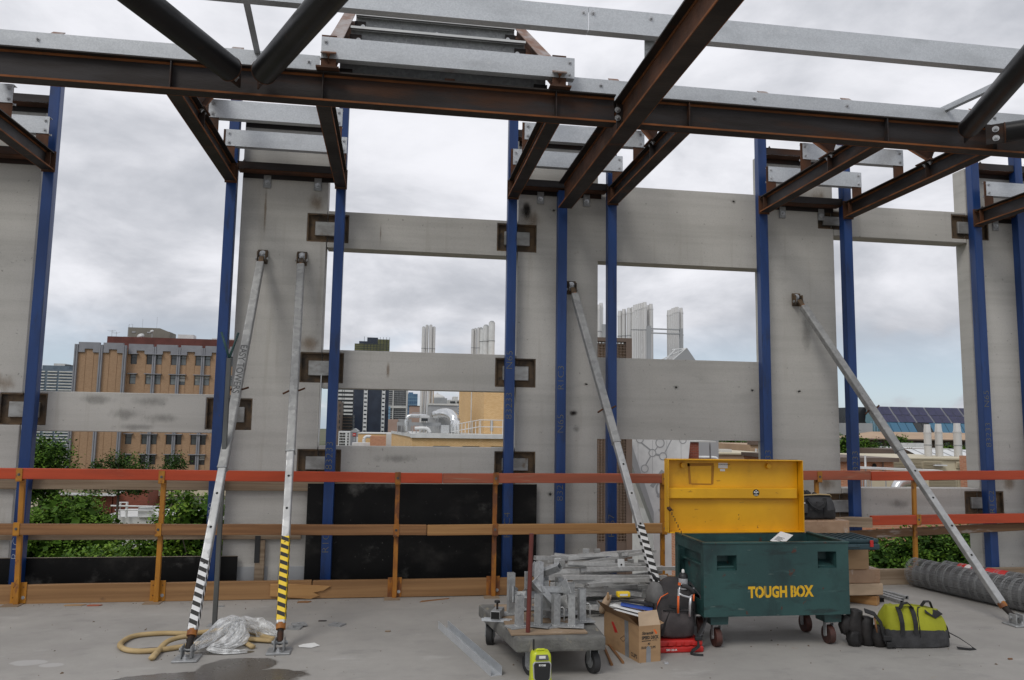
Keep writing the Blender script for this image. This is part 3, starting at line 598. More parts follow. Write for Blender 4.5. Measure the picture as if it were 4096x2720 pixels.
# rust and soot stains on the panels beside weld pockets (thin films with a ragged edge)
def stain_mat(name, c, amt):
    mt, t, b = newmat(name); b.inputs['Base Color'].default_value = (*c, 1); b.inputs['Roughness'].default_value = .9; b.inputs['Specular IOR Level'].default_value = .1
    tcn = nd(t, 'ShaderNodeTexCoord'); s = nd(t, 'ShaderNodeSeparateXYZ'); t.links.new(tcn.outputs['Generated'], s.inputs[0])
    q = lambda o: math_n(t, 'MULTIPLY', math_n(t, 'SUBTRACT', o, .5), 2.)
    x_, z_ = q(s.outputs[0]), q(s.outputs[2]); rr = math_n(t, 'SQRT', math_n(t, 'ADD', math_n(t, 'MULTIPLY', x_, x_), math_n(t, 'MULTIPLY', z_, z_)))
    rr = math_n(t, 'ADD', rr, math_n(t, 'MULTIPLY', math_n(t, 'SUBTRACT', noise_n(t, vecs(t, (1, 1, .6)), 14, 6, .65), .5), 1.3))
    tr = nd(t, 'ShaderNodeBsdfTransparent'); mx = nd(t, 'ShaderNodeMixShader'); t.links.new(mrange(t, rr, .0, .95, amt, 0.), mx.inputs[0]); t.links.new(tr.outputs[0], mx.inputs[1]); t.links.new(b.outputs[0], mx.inputs[2]); t.links.new(mx.outputs[0], t.nodes['Material Output'].inputs[0])
    MATS[name] = mt
stain_mat('rust stain', (.24, .15, .075), .45); stain_mat('soot stain', (.02, .017, .015), .9); stain_mat('scuff stain', (.27, .265, .25), .38)
def stain(par, x0, x1, z0, z1, m='rust stain'):
    MB().add([(x0, YF-.0007, z0), (x1, YF-.0007, z0), (x1, YF-.0007, z1), (x0, YF-.0007, z1)], [(0, 1, 2, 3)]).build('stain', m, par, weld=False)
stain(pB, -.86, -.66, 3.38, 3.62); stain(pB, -.90, -.66, 2.08, 2.30); stain(pC, 1.16, 1.30, 3.42, 3.66, 'soot stain'); stain(pC, 1.16, 1.42, 3.36, 3.56); stain(pC, 4.14, 4.42, 3.70, 3.96); stain(pC, 4.15, 4.42, .84, 1.05); stain(pA, -3.5, -3.17, 1.66, 1.86); stain(pI, 6.2, 6.42, .84, 1.1); stain(pB, -1.23, -1.20, 3.1, 3.7)
for a in ((-2.75, -2.35, 1.58, 1.69), (-2.3, -1.9, 1.56, 1.70), (-2.5, -2.1, 1.44, 1.58), (-2.2, -1.8, 1.42, 1.54), (-2.45, -2.0, 1.36, 1.44)): stain(pAB, *a, 'scuff stain')
stain(pM1, -.07, -.03, 1.86, 2.05); stain(pL1, -.2, .3, 1.1, 1.2, 'scuff stain'); stain(pC, 1.66, 1.76, 1.56, 1.63, 'soot stain'); stain(pC, 1.68, 1.79, 1.40, 1.49, 'scuff stain'); stain(pC, 4.02, 4.2, 2.2, 2.7, 'scuff stain'); stain(pH1, -.17, -.15, 3.1, 3.4); stain(pL2, 4.9, 5.2, .68, .8, 'scuff stain')

# ================================================================== edge protection
def rail(label, x0, x1, y, z0, z1, mat, th=.045, dz=0., name='timber_rail', dy=0., group=None, cat='rail'):
    n = max(2, int((x1-x0)/.35)); q = random.Random(int(x0*100)+int(z0*1000)); rg = []; b_ = q.uniform(-.006, .006)
    for i in range(n+1):
        u = i/n; xx = x0+(x1-x0)*u; yy = y+dy*u+(q.uniform(-.0012, .0012) if 0 < i < n else 0); zz = z0+dz*u+b_*math.sin(math.pi*u)+(q.uniform(-.0015, .0015) if 0 < i < n else 0)
        rg.append([(xx, yy, zz), (xx, yy+th, zz), (xx, yy+th, zz+z1-z0), (xx, yy, zz+z1-z0)])
    t = MB().loft(rg).build(name, mat, None, org=((x0+x1)/2, y, z0), bev=.004)
    return tag(t, label, cat, group)
rail('bright orange top rail at the left, ending near the middle post', -5.5, .445, 6.80, .985, 1.070, 'orange timber', dz=-.022)
rail('faded orange top rail between the middle post and the yellow lid', .449, 3.05, 6.80, .964, 1.047, 'faded orange timber', dz=.012)
rail('brown timber mid rail at the left, ending near the middle post', -5.5, .322, 6.80, .560, .645, 'rail timber', dz=-.032)
rail('pale timber mid rail between the middle post and the yellow lid', .327, 2.56, 6.80, .524, .611, 'pale rail timber', dz=.008)
rail('timber toe board along the slab edge left of the splintered end', -5.5, -.62, 6.892, .003, .150, 'toe timber', name='toe_board', cat='toe board')
rail('timber toe board along the slab edge behind the trolley', -.612, 3.3, 6.890, .003, .147, 'toe timber', name='toe_board', cat='toe board')
rail('timber toe board behind the rolls of mesh', 3.35, 8.2, 7.075, .003, .15, 'weathered timber', name='toe_board', cat='toe board')
# splintered timber offcut against the toe board
m = MB(); zz = [0, .02, .05, .07, .10, .118, .13]
m.prism([(-.95, .03), (-.62, .004), (-.55, .03), (-.60, .055), (-.52, .07), (-.46, .105), (-.60, .115), (-.75, .125), (-.95, .13)], 6.872, 6.888, 'y')
tag(m.build('splintered_board', 'pale rail timber', None, org=(-.7, 6.88, 0), bev=.002), 'splintered pale board end leaning against the toe board', 'board')
rail('faded orange top rail behind the black tool bag', 3.06, 4.592, 7.03, .985, 1.072, 'faded orange timber', dz=.012)
rail('bright orange top rail at the right above the mesh rolls', 4.596, 8.3, 7.028, .990, 1.078, 'orange timber', dz=.055)
rail('bright orange mid rail at the right above the mesh rolls', 4.586, 8.3, 7.028, .566, .656, 'orange timber', dz=.035)
rail('weathered timber stub beside the black tool bag', 4.15, 4.582, 7.015, .548, .642, 'weathered timber')
rail('paint-scuffed timber rail sloping up behind the lower orange rail', 4.30, 8.2, 7.098, .425, .50, 'scuffed timber', dz=.16)
rail('pale timber batten fixed behind the left orange rail', -5.2, -.222, 7.2515, .872, .962, 'weathered timber', .040, dz=-.02, name='timber_batten', cat='batten')
rail('pale timber batten fixed behind the left brown mid rail', -5.2, -.76, 7.2515, .446, .520, 'weathered timber', .040, dz=-.01, name='timber_batten', cat='batten')
def fpost(label, x, y, ztop=1.04, rusty=False, lean=0., foot=True, zs=(.93, .50)):
    mt = 'rusty yellow steel' if rusty else 'yellow steel'
    t = thing('guard_post', label, 'guard post', (x, y, 0), 'yellow posts of the edge rails')
    MB().bar((x, y+.064, .004), (x+lean, y+.064, ztop), -.019, .019, -.016, .016, (0, -1, 0)).build('post', mt, t, bev=.003)
    if foot:
        MB().relief(x-.058, x+.058, .006, .168, y+.084, y+.0895, [(x-.041, x-.031, .045, .055, None), (x-.041, x-.031, .125, .135, None), (x+.031, x+.041, .125, .135, None)]).build('back_plate', mt, t)
        B('foot_plate', 'weathered timber', t, x-.085, x+.045, y-.02, y+.083, .0, .006)
        bolt(t, (x+.036, y+.084, .05), (0, -1, 0), .008, .006)
    for z in zs:
        xx = x+lean*z/ztop
        c = MB().box(xx-.025, xx+.022, y-.008, y-.003, z-.0, z+.10).box(xx-.025, xx+.022, y-.003, y+.046, z-.006, z-.001).build('rail_clip', mt, t, bev=.001)
        bolt(c, (xx-.002, y-.0085, z+.05), (0, -1, 0), .0065, .005, 'black bolt')
    return t
fpost('yellow guard post at the far left, in front of the first blue column', -2.88, 6.802, 1.06, lean=-.03, zs=(.968, .545))
fpost('yellow guard post between the first two blue columns', -1.835, 6.802, 1.05, zs=(.955, .535))
fpost('rust-pitted guard post in the middle of the black sheet', .068, 6.802, 1.05, True, zs=(.956, .522))
fpost('yellow guard post beside the fourth blue column, at the right of the black sheet', .91, 6.802, 1.05, True, zs=(.957, .524))
fpost('yellow guard post just left of the tool chest', 2.43, 6.802, 1.05, zs=(.962, .528))
fpost('yellow guard post behind the black tool bag', 4.06, 7.032, 1.06, zs=(.975,), foot=False)
fpost('yellow guard post crossed by the rightmost prop', 5.07, 7.032, 1.08, lean=.02, zs=(.985, .57))
# form-ply sheets
def sheet(label, x0, x1, z0, z1, y):
    t = thing('form_ply_sheet', label, 'plywood sheet', ((x0+x1)/2, y, z0)); B('sheet', 'form ply', t, x0, x1, y, y+.014, z0, z1)
    B('top_edge', 'ply edge', t, x0, x1, y+.001, y+.013, z1, z1+.0025)
sheet('large black form-ply sheet closing the opening below the city window', -.72, 1.352, .003, .925, 7.280-.035)
sheet('low black form-ply strip along the slab edge at the left', -5.0, -1.29, .003, .298, 7.245)
t = thing('timber_stub', 'short upright timber stub with black top against the double-propped panel', 'timber', (-1.10, 7.25, 0)); B('timber', 'weathered timber', t, -1.145, -1.065, 7.252, 7.289, 0, .43, .003); B('black_wrap', 'black rubber', t, -1.15, -1.105, 7.247, 7.2515, .24, .47)

# ------------------------------------------------------------------ push-pull props
def prop(label, head, foot, mid=.55, tape='white', words=None, w=.033, tl=(.05, .36), pin=.42):
    H, F = Vector(head), Vector(foot); t = thing('push_pull_prop', label, 'prop', (F.x, F.y, 0), 'raking props that hold the panels')
    d = (F-H).normalized(); L = (F-H).length; n = Vector((0, -1, 0)); sd = d.cross(n).normalized(); n = sd.cross(d)*1.0
    if n.y > 0: n = -n
    a = H+d*.085; b = F-d*.17; m_ = H+d*L*mid
    out = MB().bar(a, m_, -w, w, -w, w, n).build('outer_tube', 'galv scuffed', t, bev=.011, seg=3)
    MB().bar(m_-d*.01, b, -w*.84, w*.84, -w*.84, w*.84, n).build('inner_tube', 'prop inner', t, bev=.009, seg=3)
    MB().bar(m_-d*.004, m_+d*.012, -w*1.06, w*1.06, -w*1.06, w*1.06, n).build('collar', 'galv dull', t, bev=.004)
    # adjusting holes
    k = m_+d*.22
    ho = MB()
    while (k-b).length > .35 and (k-m_).length < L*(1-mid)-.55: ho.tube(k+n*w*.835, k+n*(w*.84+.0012), .009, 10); k = k+d*.26
    if ho.v: ho.build('hole', 'dark hole', t, weld=False)
    # locking pin through the tube
    pp = H+d*L*pin
    MB().path([pp-sd*.085-d*.02, pp-sd*.04, pp+sd*.04, pp+sd*.085+d*.025], .008, 8).build('locking_pin', 'steel rust', t, smooth=True)
    # hazard tape with slanted dashes
    if tape:
        p = b-d*(L*tl[1]); q = b-d*.02; wt = w*.84+.0012
        MB().bar(p, q, -wt, wt, -wt, wt, n).build('hazard_tape', 'bright yellow' if tape == 'yellow' else 'white paper', t, bev=.009, seg=2)
        st = MB(); k = 0.; ln = (q-p).length
        while k < ln-.05:
            for e, f, sg in ((sd, n, 1), (n, -sd, 1), (-n, sd, 1)) if 1 else ():
                o = f*(wt+.0008); sk = .018 if e is sd else -.0
                c0 = p+d*k+o
                k0 = 0. if e is not n else .018
                pts = [c0-e*(wt-.003)+d*.024, c0+e*(wt-.003), c0+e*(wt-.003)+d*.028, c0-e*(wt-.003)+d*.052]
                if f is not n and f is not sd and f is not -sd: pass
                st.add(pts, [(0, 1, 2, 3)])
            k += .058
        st.build('tape_stripe', 'ink', t, weld=False)
    # threaded spindle, swivel and shoe
    MB().tube(b-d*.01, b+d*.03, w*.95, 14).build('end_cap', 'rusty yellow steel', t, smooth='auto')
    MB().tube(b+d*.03, F+Vector((0, 0, .05)), .021, 12).build('spindle', 'steel flange', t, smooth='auto')
    sh = MB().box(F.x-.075, F.x+.075, F.y-.09, F.y+.06, 0, .012); sh.box(F.x-.034, F.x-.024, F.y-.05, F.y+.03, .012, .085); sh.box(F.x+.024, F.x+.034, F.y-.05, F.y+.03, .012, .085)
    sh.build('shoe', 'galv dull', t, bev=.004)
    MB().tube((F.x-.05, F.y, .055), (F.x+.05, F.y, .055), .012, 12).build('shoe_pin', 'galv dull', t, smooth='auto'); bolt(t, (F.x+.0, F.y-.065, .012), (0, 0, 1), .014, .016)
    # head bracket on the panel
    hb = MB().box(H.x-.045, H.x+.045, YF-.018, YF-.002, H.z-.055, H.z+.075); hb.box(H.x-.042, H.x-.03, YF-.075, YF-.018, H.z-.05, H.z+.05); hb.box(H.x+.03, H.x+.042, YF-.075, YF-.018, H.z-.05, H.z+.05)
    hb.build('head_bracket', 'burnt steel', t, bev=.004); bolt(t, (H.x, YF-.02, H.z+.035), (0, -1, 0), .019, .02)
    MB().tube((H.x-.055, YF-.055, H.z-.015), (H.x+.055, YF-.055, H.z-.015), .013, 12).build('head_pin', 'galv dull', t, smooth='auto')
    MB().bar(H, a+d*.02, -.022, .022, -.012, .012, n).build('eye', 'burnt steel', t, bev=.004)
    MB().tube(a-d*.004, a+d*.012, w*.9, 12).build('weld_ring', 'rusty yellow steel', t)
    if words:
        ang = Matrix((d, sd if sd.cross(n).dot(d) > 0 else -sd, n)).transposed()
        y_ = n.cross(d); M3 = Matrix((d, y_, n)).transposed()
        q = text(words, .075, H+d*L*.30+n*(w+.0005)-y_*.026, 'ink grey', t, 'lettering', M3.to_euler(), bold=.001, ext=.0003)
    return t
prop('left one of two side-by-side props, lettered, with white and black tape', (-1.215, 7.235, 2.955), (-1.20, 5.25, 0), .62, 'white', 'EASY TOWERS', tl=(.05, .135))
prop('right one of two side-by-side props, with yellow and black tape', (-.865, 7.235, 2.955), (-.665, 5.36, 0), .58, 'yellow', tl=(.05, .175))
prop('third prop, leaning right and ending behind the carton and backpack', (1.675, 7.235, 2.79), (2.02, 5.55, 0), .52, 'white', tl=(.05, .20))
prop('rightmost prop, plain galvanised, sloping across the right rails', (4.005, 7.235, 2.765), (4.79, 5.55, 0), .53, None, pin=.40)
# slim fork-head prop standing between the second column and the first prop
t = thing('fork_head_post', 'slim grey post with a green forked head beside the lettered prop', 'post', (-1.215, 6.07, 0))
B('post', 'post grey', t, -1.231, -1.199, 6.054, 6.086, 0, 1.93, .003); 
for sgn in (-1, 1): MB().tube((-1.215, 6.07, 1.93), (-1.215+sgn*.062-.005, 6.07, 2.125), .0085, 8).build('fork', 'box green', t, smooth=True)
B('foot_plate', 'galv dull', t, -1.26, -1.17, 6.025, 6.115, 0, .006)

# ================================================================== tool chest
X0, X1, Y0, Y1, Z0, Z1 = 2.09, 3.14, 5.10, 5.62, .215, .69
t = thing('tool_chest', 'large dark green steel tool chest lettered TOUGH BOX with open yellow lid', 'tool chest', (2.615, 5.36, 0))
fr = MB().relief(X0, X1, Z0, Z1, Y0, Y0+.012, [(2.185, 2.325, .515, .615, None), (2.912, 3.05, .525, .635, None)]).build('front_panel', 'box green', t)
for (a, b, c, d) in ((2.185, 2.325, .515, .615), (2.912, 3.05, .525, .635)):   # recessed lifting pockets with a sloped floor
    m = MB(); vs = [(a, Y0+.012, c), (b, Y0+.012, c), (b, Y0+.012, d), (a, Y0+.012, d), (a+.01, Y0+.10, c+.045), (b-.02, Y0+.10, c+.045), (b-.02, Y0+.10, d), (a+.01, Y0+.10, d)]
    m.add(vs, [(0, 1, 5, 4), (1, 2, 6, 5), (2, 3, 7, 6), (3, 0, 4, 7), (4, 5, 6, 7)]).build('hand_pocket', 'box green', fr)
MB().box(X1-.012, X1, Y0+.0125, Y1, Z0, Z1).build('side_panel', 'box green', t)
_sp = MB(); _sp.box(X0, X0+.012, Y0+.0125, Y1, Z0, Z0+.10).box(X0, X0+.012, Y0+.0125, Y0+.05, Z0+.10, Z1).box(X0, X0+.012, Y1-.05, Y1, Z0+.10, Z1).box(X0, X0+.012, Y0+.05, Y1-.05, Z1-.07, Z1)
_sp.box(X0+.05, X0+.055, Y0+.05, Y1-.05, Z0+.10, Z1-.07).build('side_panel', 'box green', t)
B('back_panel', 'box green', t, X0, X1, Y1, Y1+.012, Z0, Z1); B('floor_panel', 'box green', t, X0+.012, X1-.012, Y0+.012, Y1, Z0+.002, Z0+.012)
m = MB().box(X0-.006, X1+.006, Y0-.006, Y0+.022, Z1, Z1+.012).box(X0-.006, X0+.022, Y0+.022, Y1, Z1, Z1+.012).box(X1-.022, X1+.006, Y0+.022, Y1, Z1, Z1+.012); m.build('rim', 'box green', t, bev=.002)
m = MB().box(X0+.03, X1-.03, Y0+.03, Y1-.03, Z1-.16, Z1-.15); m.build('tray', 'box green', t)
tx = text('TOUGH BOX', .098, (2.405, Y0-.0012, .338), 'stencil yellow', t, 'lettering', bold=.0045, sx=.79, ext=.0004); tx.rotation_euler = (math.pi/2, -.006, 0)
# stencil bridges: thin cuts through the letters
for xx in (2.474, 2.524, 2.573, 2.626, 2.728, 2.775): B('stencil_gap', 'box green', t, xx-.0022, xx+.0022, Y0-.0026, Y0-.0019, .336, .41)
for x in (X0+.06, X1-.17):                                          # forklift feet and castors
    ft = MB().prism([(x, Z0), (x+.13, Z0), (x+.125, .155), (x+.005, .155)], Y0+.04, Y0+.16, 'y'); ft.build('foot', 'box green', t)
    ft = MB().prism([(x, Z0), (x+.13, Z0), (x+.125, .155), (x+.005, .155)], Y1-.17, Y1-.05, 'y'); ft.build('foot', 'box green', t)
    MB().bar((x+.065, Y0+.16, .19), (x+.065, Y1-.17, .19), -.05, .05, -.02, .02).build('skid', 'box green', t)
    for y in (Y0+.10, Y1-.11):
        c = MB().box(x+.03, x+.10, y-.04, y+.04, .145, .154).box(x+.035, x+.041, y-.02, y+.02, .055, .145).box(x+.089, x+.095, y-.02, y+.02, .055, .145).build('castor_fork', 'galv dull', t, bev=.002)
        MB().tube((x+.045, y, .062), (x+.085, y, .062), .062, 26).build('wheel', 'wheel red', c, smooth='auto'); MB().tube((x+.033, y, .062), (x+.097, y, .062), .014, 12).build('axle', 'galv dull', c, smooth='auto')
# lid: shallow yellow tray standing open, inside facing the viewer
lt = MB(); LX0, LX1, LZ0, LZ1, LY0, LY1 = 2.035, 3.108, .695, 1.232, 5.635, 5.70
lt.box(LX0, LX1, LY1-.006, LY1, LZ0, LZ1).box(LX0, LX0+.006, LY0-.02, LY1-.006, LZ0, LZ1).box(LX1-.006, LX1, LY0-.02, LY1-.006, LZ0, LZ1).box(LX0+.006, LX1-.006, LY0-.02, LY1-.006, LZ1-.006, LZ1).box(LX0+.006, LX1-.006, LY0-.02, LY1-.006, LZ0, LZ0+.006)
lid = lt.build('lid', 'lid yellow', t, bev=.002)
MB().box(LX0+.007, LX1-.03, LY0+.02, LY1-.007, .94, 1.02).build('lid_rib', 'lid yellow', lid, bev=.006)
for x in (2.175, 2.86):
    MB().tube((x, LY1-.03, 1.185), (x, LY1-.007, 1.185), .02, 16).box(x, x+.03, LY1-.022, LY1-.008, 1.172, 1.192).build('latch', 'lid yellow', lid, bev=.002)
o_ = MB(); y_ = LY1-.0078                                             # torn tape outline
for q in ([(2.225, 1.045), (2.245, 1.045), (2.232, 1.20), (2.215, 1.20)], [(2.215, 1.178), (2.425, 1.183), (2.423, 1.203), (2.213, 1.20)], [(2.40, 1.04), (2.418, 1.045), (2.428, 1.182), (2.405, 1.182)], [(2.245, 1.042), (2.40, 1.040), (2.40, 1.049), (2.245, 1.051)]): o_.add([(x, y_, z) for x, z in q], [(0, 1, 2, 3)])
o_.build('tape_mark', 'tape brown', lid, weld=False)
lb = MB().box(2.46, 2.535, y_-.0006, y_, 1.165, 1.205).build('sticker', 'label white', lid); text('CAUTION READ BEFORE', .008, (2.463, y_-.0012, 1.19), 'ink', lb); text('USE OF THIS CHEST', .008, (2.463, y_-.0012, 1.178), 'ink', lb) if 0 else None
B('sticker', 'label white', lid, 2.473, 2.513, y_-.0006, y_, 1.143, 1.160)
st_ = MB().tube((2.742, LY0+.0195, .985), (2.742, LY0+.0185, .985), .026, 24).build('round_sticker', 'ink', lid); MB().tube((2.742, LY0+.0184, .985), (2.742, LY0+.018, .985), .006, 10).tube((2.729, LY0+.0184, .99), (2.729, LY0+.018, .99), .006, 8).tube((2.755, LY0+.0184, .99), (2.755, LY0+.018, .99), .006, 8).tube((2.742, LY0+.0184, 1.0), (2.742, LY0+.018, 1.0), .005, 8).box(2.728, 2.756, LY0+.018, LY0+.0184, .966, .971).build('emblem', 'label white', st_)
m = MB()
for i in range(9):
    a = i/9; m.path([(2.045+.004*i, 5.60-.02*i, .86-.02*i+dz*.011) if i % 2 else (2.045+.004*i+dz*.004, 5.60-.02*i, .86-.02*i) for dz in (-1, 1)], .0035, 6)
m.build('lid_chain', 'steel flange', lid)
MB().tube((2.05, 5.61, .86), (2.038, 5.63, .88), .014, 10).build('chain_lug', 'steel rust', lid)
t = thing('leaflet', 'white folded product leaflet sticking out of the open tool chest', 'leaflet', (2.86, 5.30, .62)); MB().bar((2.70, 5.27, .672), (2.86, 5.42, .715), -.045, .045, -.001, .001, (0, -.3, 1)).build('page', 'white paper', t); [MB().bar((2.73+.012*i, 5.298+.01125*i, .680+.0032*i), (2.735+.012*i, 5.303+.01125*i, .6815+.0032*i), -.03, .02-.01*(i % 2), .0012, .0016, (0, -.3, 1)).build('print', 'ink', t) for i in range(5)]

# things stacked behind the chest
def carton(label, x0, x1, y0, y1, z0, z1, mat='cardboard', rz=0., name='carton'):
    cx, cy = (x0+x1)/2, (y0+y1)/2
    t = thing(name, label, 'carton', (cx, cy, z0), None, rz); a, b, c = (x1-x0)/2, (y1-y0)/2, z1-z0
    MB().box(-a, a, -b, b, 0, c).build('box', mat, t, local=True, bev=.006); MB().box(-a-.0008, a+.0008, -.025, .025, c*.5, c+.001).build('tape', 'cardboard light', t, local=True); return t
carton('pale carton, lowest of the stack right behind the tool chest', 3.45, 4.16, 6.25, 6.72, .085, .18, 'cardboard light', .02)
carton('plastic-wrapped carton second from the bottom of the stack', 3.47, 4.15, 6.27, 6.70, .181, .30, 'wrapped carton', -.01)
carton('tall brown carton under the teal tool case', 3.42, 4.03, 6.24, 6.64, .301, .50, 'cardboard')
carton('plastic-wrapped carton under the black tool bag', 3.30, 3.90, 6.30, 6.72, .592, .70, 'wrapped carton')
t = thing('tool_case', 'dark teal plastic tool case with red latches on the carton stack', 'tool case', (3.72, 6.20, .505))
MB().box(3.38, 3.97, 5.99, 6.42, .502, .552).box(3.385, 3.965, 5.995, 6.415, .555, .590).build('shell', 'teal plastic', t, bev=.012, seg=2)
for i in range(9): B('rib', 'teal plastic', t, 3.42+i*.06, 3.445+i*.06, 6.0, 6.40, .5905, .598, .002)
for x in (3.46, 3.88): B('latch', 'red plastic', t, x, x+.03, 5.982, 5.992, .525, .578, .003)
MB().path([(3.58, 5.985, .535), (3.59, 5.955, .535), (3.76, 5.955, .535), (3.77, 5.985, .535)], .01, 8).build('handle', 'teal plastic', t, smooth=True)
# black open-mouth tool bag on the stack
t = thing('tool_bag', 'black and grey open-mouth tool bag on top of the wrapped carton', 'bag', (3.66, 6.50, .703))
rg = [sect(3.64, 6.5, .215*s1, .13*s2, z, 32, 3.6, .003) for z, s1, s2 in ((.703, .97, 1), (.72, 1.0, 1.03), (.78, .99, 1.0), (.84, .95, .86), (.885, .88, .6), (.90, .84, .5))]
MB().loft(rg, mis=[0, 0, 1, 1, 0]).build('body', ['black fabric', 'charcoal fabric'], t, smooth=True)
MB().path([(3.47, 6.43, .893), (3.55, 6.425, .902), (3.70, 6.425, .91), (3.80, 6.43, .905), (3.83, 6.46, .89), (3.835, 6.5, .86)], .006, 6).build('zip', 'foam hose', t, smooth=True)
for dx in (-.06, .10): MB().strip([(3.62+dx, 6.365, .72), (3.62+dx, 6.368, .80), (3.625+dx, 6.385, .88)], .035, .004, (1, 0, 0)).build('webbing', 'black fabric', t)
MB().strip([(3.56, 6.37, .87), (3.59, 6.345, .82), (3.64, 6.335, .795), (3.69, 6.345, .82), (3.72, 6.37, .87)], .028, .005, (0, .6, .8)).build('handle', 'black fabric', t)
B('pocket', 'charcoal fabric', t, 3.475, 3.55, 6.352, 6.368, .755, .835, .006); B('pocket', 'charcoal fabric', t, 3.63, 3.705, 6.352, 6.366, .80, .858, .008); B('tag', 'white paper', t, 3.49, 3.525, 6.349, 6.3515, .838, .848)
m = MB()
for i in range(14): x = 3.46+i*.018; m.tube((x, 6.46+R.uniform(-.02, .03), .88), (x+R.uniform(-.02, .02), 6.47, .91+R.uniform(0, .035)), R.uniform(.008, .016), 7)
m.build('tools_inside', 'black rubber', t, smooth=True)
# timber and steel lengths on the floor behind the chest
def lying(name, label, cat, p0, p1, w, hgt, mat, hollow=False, group=None):
    a, b = Vector(p0), Vector(p1); t = thing(name, label, cat, p0, group)
    if hollow:
        th = .003; m = MB().bar(a, b, -w/2, w/2, 0, th).bar(a, b, -w/2, w/2, hgt-th, hgt).bar(a, b, -w/2, -w/2+th, th, hgt-th).bar(a, b, w/2-th, w/2, th, hgt-th); m.build('tube', mat, t)
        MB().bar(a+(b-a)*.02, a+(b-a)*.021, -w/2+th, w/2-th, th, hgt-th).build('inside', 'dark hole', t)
    else: MB().bar(a, b, -w/2, w/2, 0, hgt).build('length', mat, t, bev=.003)
    return t
lying('timber_offcut', 'pale split timber offcut under the carton stack', 'timber', (4.12, 6.27, 0), (3.55, 6.90, 0), .085, .075, 'pale rail timber')
lying('steel_tube', 'rusty brown square tube beside the carton stack', 'steel tube', (4.23, 6.38, 0), (4.25, 6.95, 0), .035, .035, 'steel flange', True)
for i, (x0, x1) in enumerate(((4.36, 4.30), (4.42, 4.38), (4.52, 4.42))): lying('steel_tube', ('left', 'middle', 'right')[i]+' of three grey square tubes lying behind the lime bag', 'steel tube', (x0, 6.30+.08*i, 0), (x1, 7.0, 0), .04, .03, 'galv dull', True)

# ================================================================== trolley and its load
TZ = .235
t = thing('platform_trolley', 'low concrete-splattered platform trolley on four black castors', 'trolley', (1.0, 5.1, 0))
m = MB(); m.add([(.752, 4.62, .155), (1.285, 4.62, .155), (1.33, 5.52, .155), (.63, 5.52, .155), (.752, 4.62, TZ), (1.285, 4.62, TZ), (1.33, 5.52, TZ), (.63, 5.52, TZ)], [(3, 2, 1, 0), (4, 5, 6, 7), (0, 1, 5, 4), (1, 2, 6, 5), (2, 3, 7, 6), (3, 0, 4, 7)])
m.build('deck', 'trolley concrete', t, bev=.012, seg=2)
B('ply_board', 'old ply', t, .73, 1.19, 4.68, 5.44, TZ+.001, TZ+.014, .002)
for x, y, rz in ((.86, 4.72, .5), (1.235, 4.73, .25), (.70, 5.40, -.3), (1.25, 5.40, 0)):
    c, s = math.cos(rz), math.sin(rz); Y = Vector((c, s, 0)); X_ = Vector((-s, c, 0)); o = Vector((x, y, 0))
    f = MB(); 
    for sg in (-1, 1): f.bar(o+Y*sg*.028+Vector((0, 0, .05)), o+Y*sg*.028+Vector((0, 0, .15)), -.022, .022, -.003, .003, Y)
    f.tube(o+Vector((0, 0, .145)), o+Vector((0, 0, .1545)), .045, 14); k = f.build('castor_fork', 'galv dull', t)
    MB().tube(o-Y*.02+Vector((0, 0, .064)), o+Y*.02+Vector((0, 0, .064)), .064, 28).build('wheel', 'black rubber', k, smooth='auto')
    MB().tube(o-Y*.034+Vector((0, 0, .064)), o+Y*.034+Vector((0, 0, .064)), .013, 10).tube(o-Y*.022+Vector((0, 0, .064)), o+Y*.022+Vector((0, 0, .064)), .034, 18).build('hub', 'galv dull', k, smooth='auto')
t2 = tag(MB().tube((.833, 4.70, TZ+.015), (.848, 4.70, .82), .0135, 14).build('steel_rod', 'red paint steel', None, org=(.833, 4.70, TZ), smooth='auto'), 'dark red painted rod standing upright at the front of the trolley', 'rod')
# post brackets: base plate with a square stub
def bracket(label, x, y, z, rz, hgt=.20, tilt=None, pin=False):
    t = thing('post_bracket', label, 'bracket', (x, y, z), 'galvanised post brackets heaped on the trolley', rz)
    if tilt: t.rotation_euler = (*tilt, rz)
    MB().box(-.075, .075, -.05, .05, 0, .006).build('base_plate', 'galv dull', t, local=True, bev=.001)
    w = .021; th = .003; m = MB()
    for a in ((-w, w, -w, -w+th), (-w, w, w-th, w), (-w, -w+th, -w+th, w-th), (w-th, w, -w+th, w-th)): m.box(*a, .006, hgt)
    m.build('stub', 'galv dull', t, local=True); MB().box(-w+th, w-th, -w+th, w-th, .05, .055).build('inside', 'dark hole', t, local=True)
    m = MB()
    for i in range(14):
        a = i/14*2*math.pi; c = max(abs(math.cos(a)), abs(math.sin(a))); m.tube((math.cos(a)/c*w, math.sin(a)/c*w, .004), (math.cos(a)/c*w, math.sin(a)/c*w, .012), .0055, 6)
    m.build('weld_bead', 'alu', t, local=True)
    if pin: MB().path([(w, -.01, .11), (w+.02, -.012, .11), (w+.028, -.014, .10), (w+.028, -.016, .03)], .004, 6).build('locking_pin', 'alu', t, local=True, smooth=True)
    return t
BZ = TZ+.0145
fl_ = ['leftmost', 'second', 'third', 'fourth', 'rightmost']
for i, (x, y, rz, hh, pn) in enumerate(((.802, 4.83, .35, .185, False), (.918, 4.82, -.5, .188, False), (1.028, 4.83, .25, .19, True), (1.118, 4.79, -.25, .19, False), (1.215, 4.93, .1, .20, True))):
    bracket('%s bracket in the front row of upright stubs on the trolley' % fl_[i], x, y, BZ+.0065*(i % 2), rz, hh, None, pn)
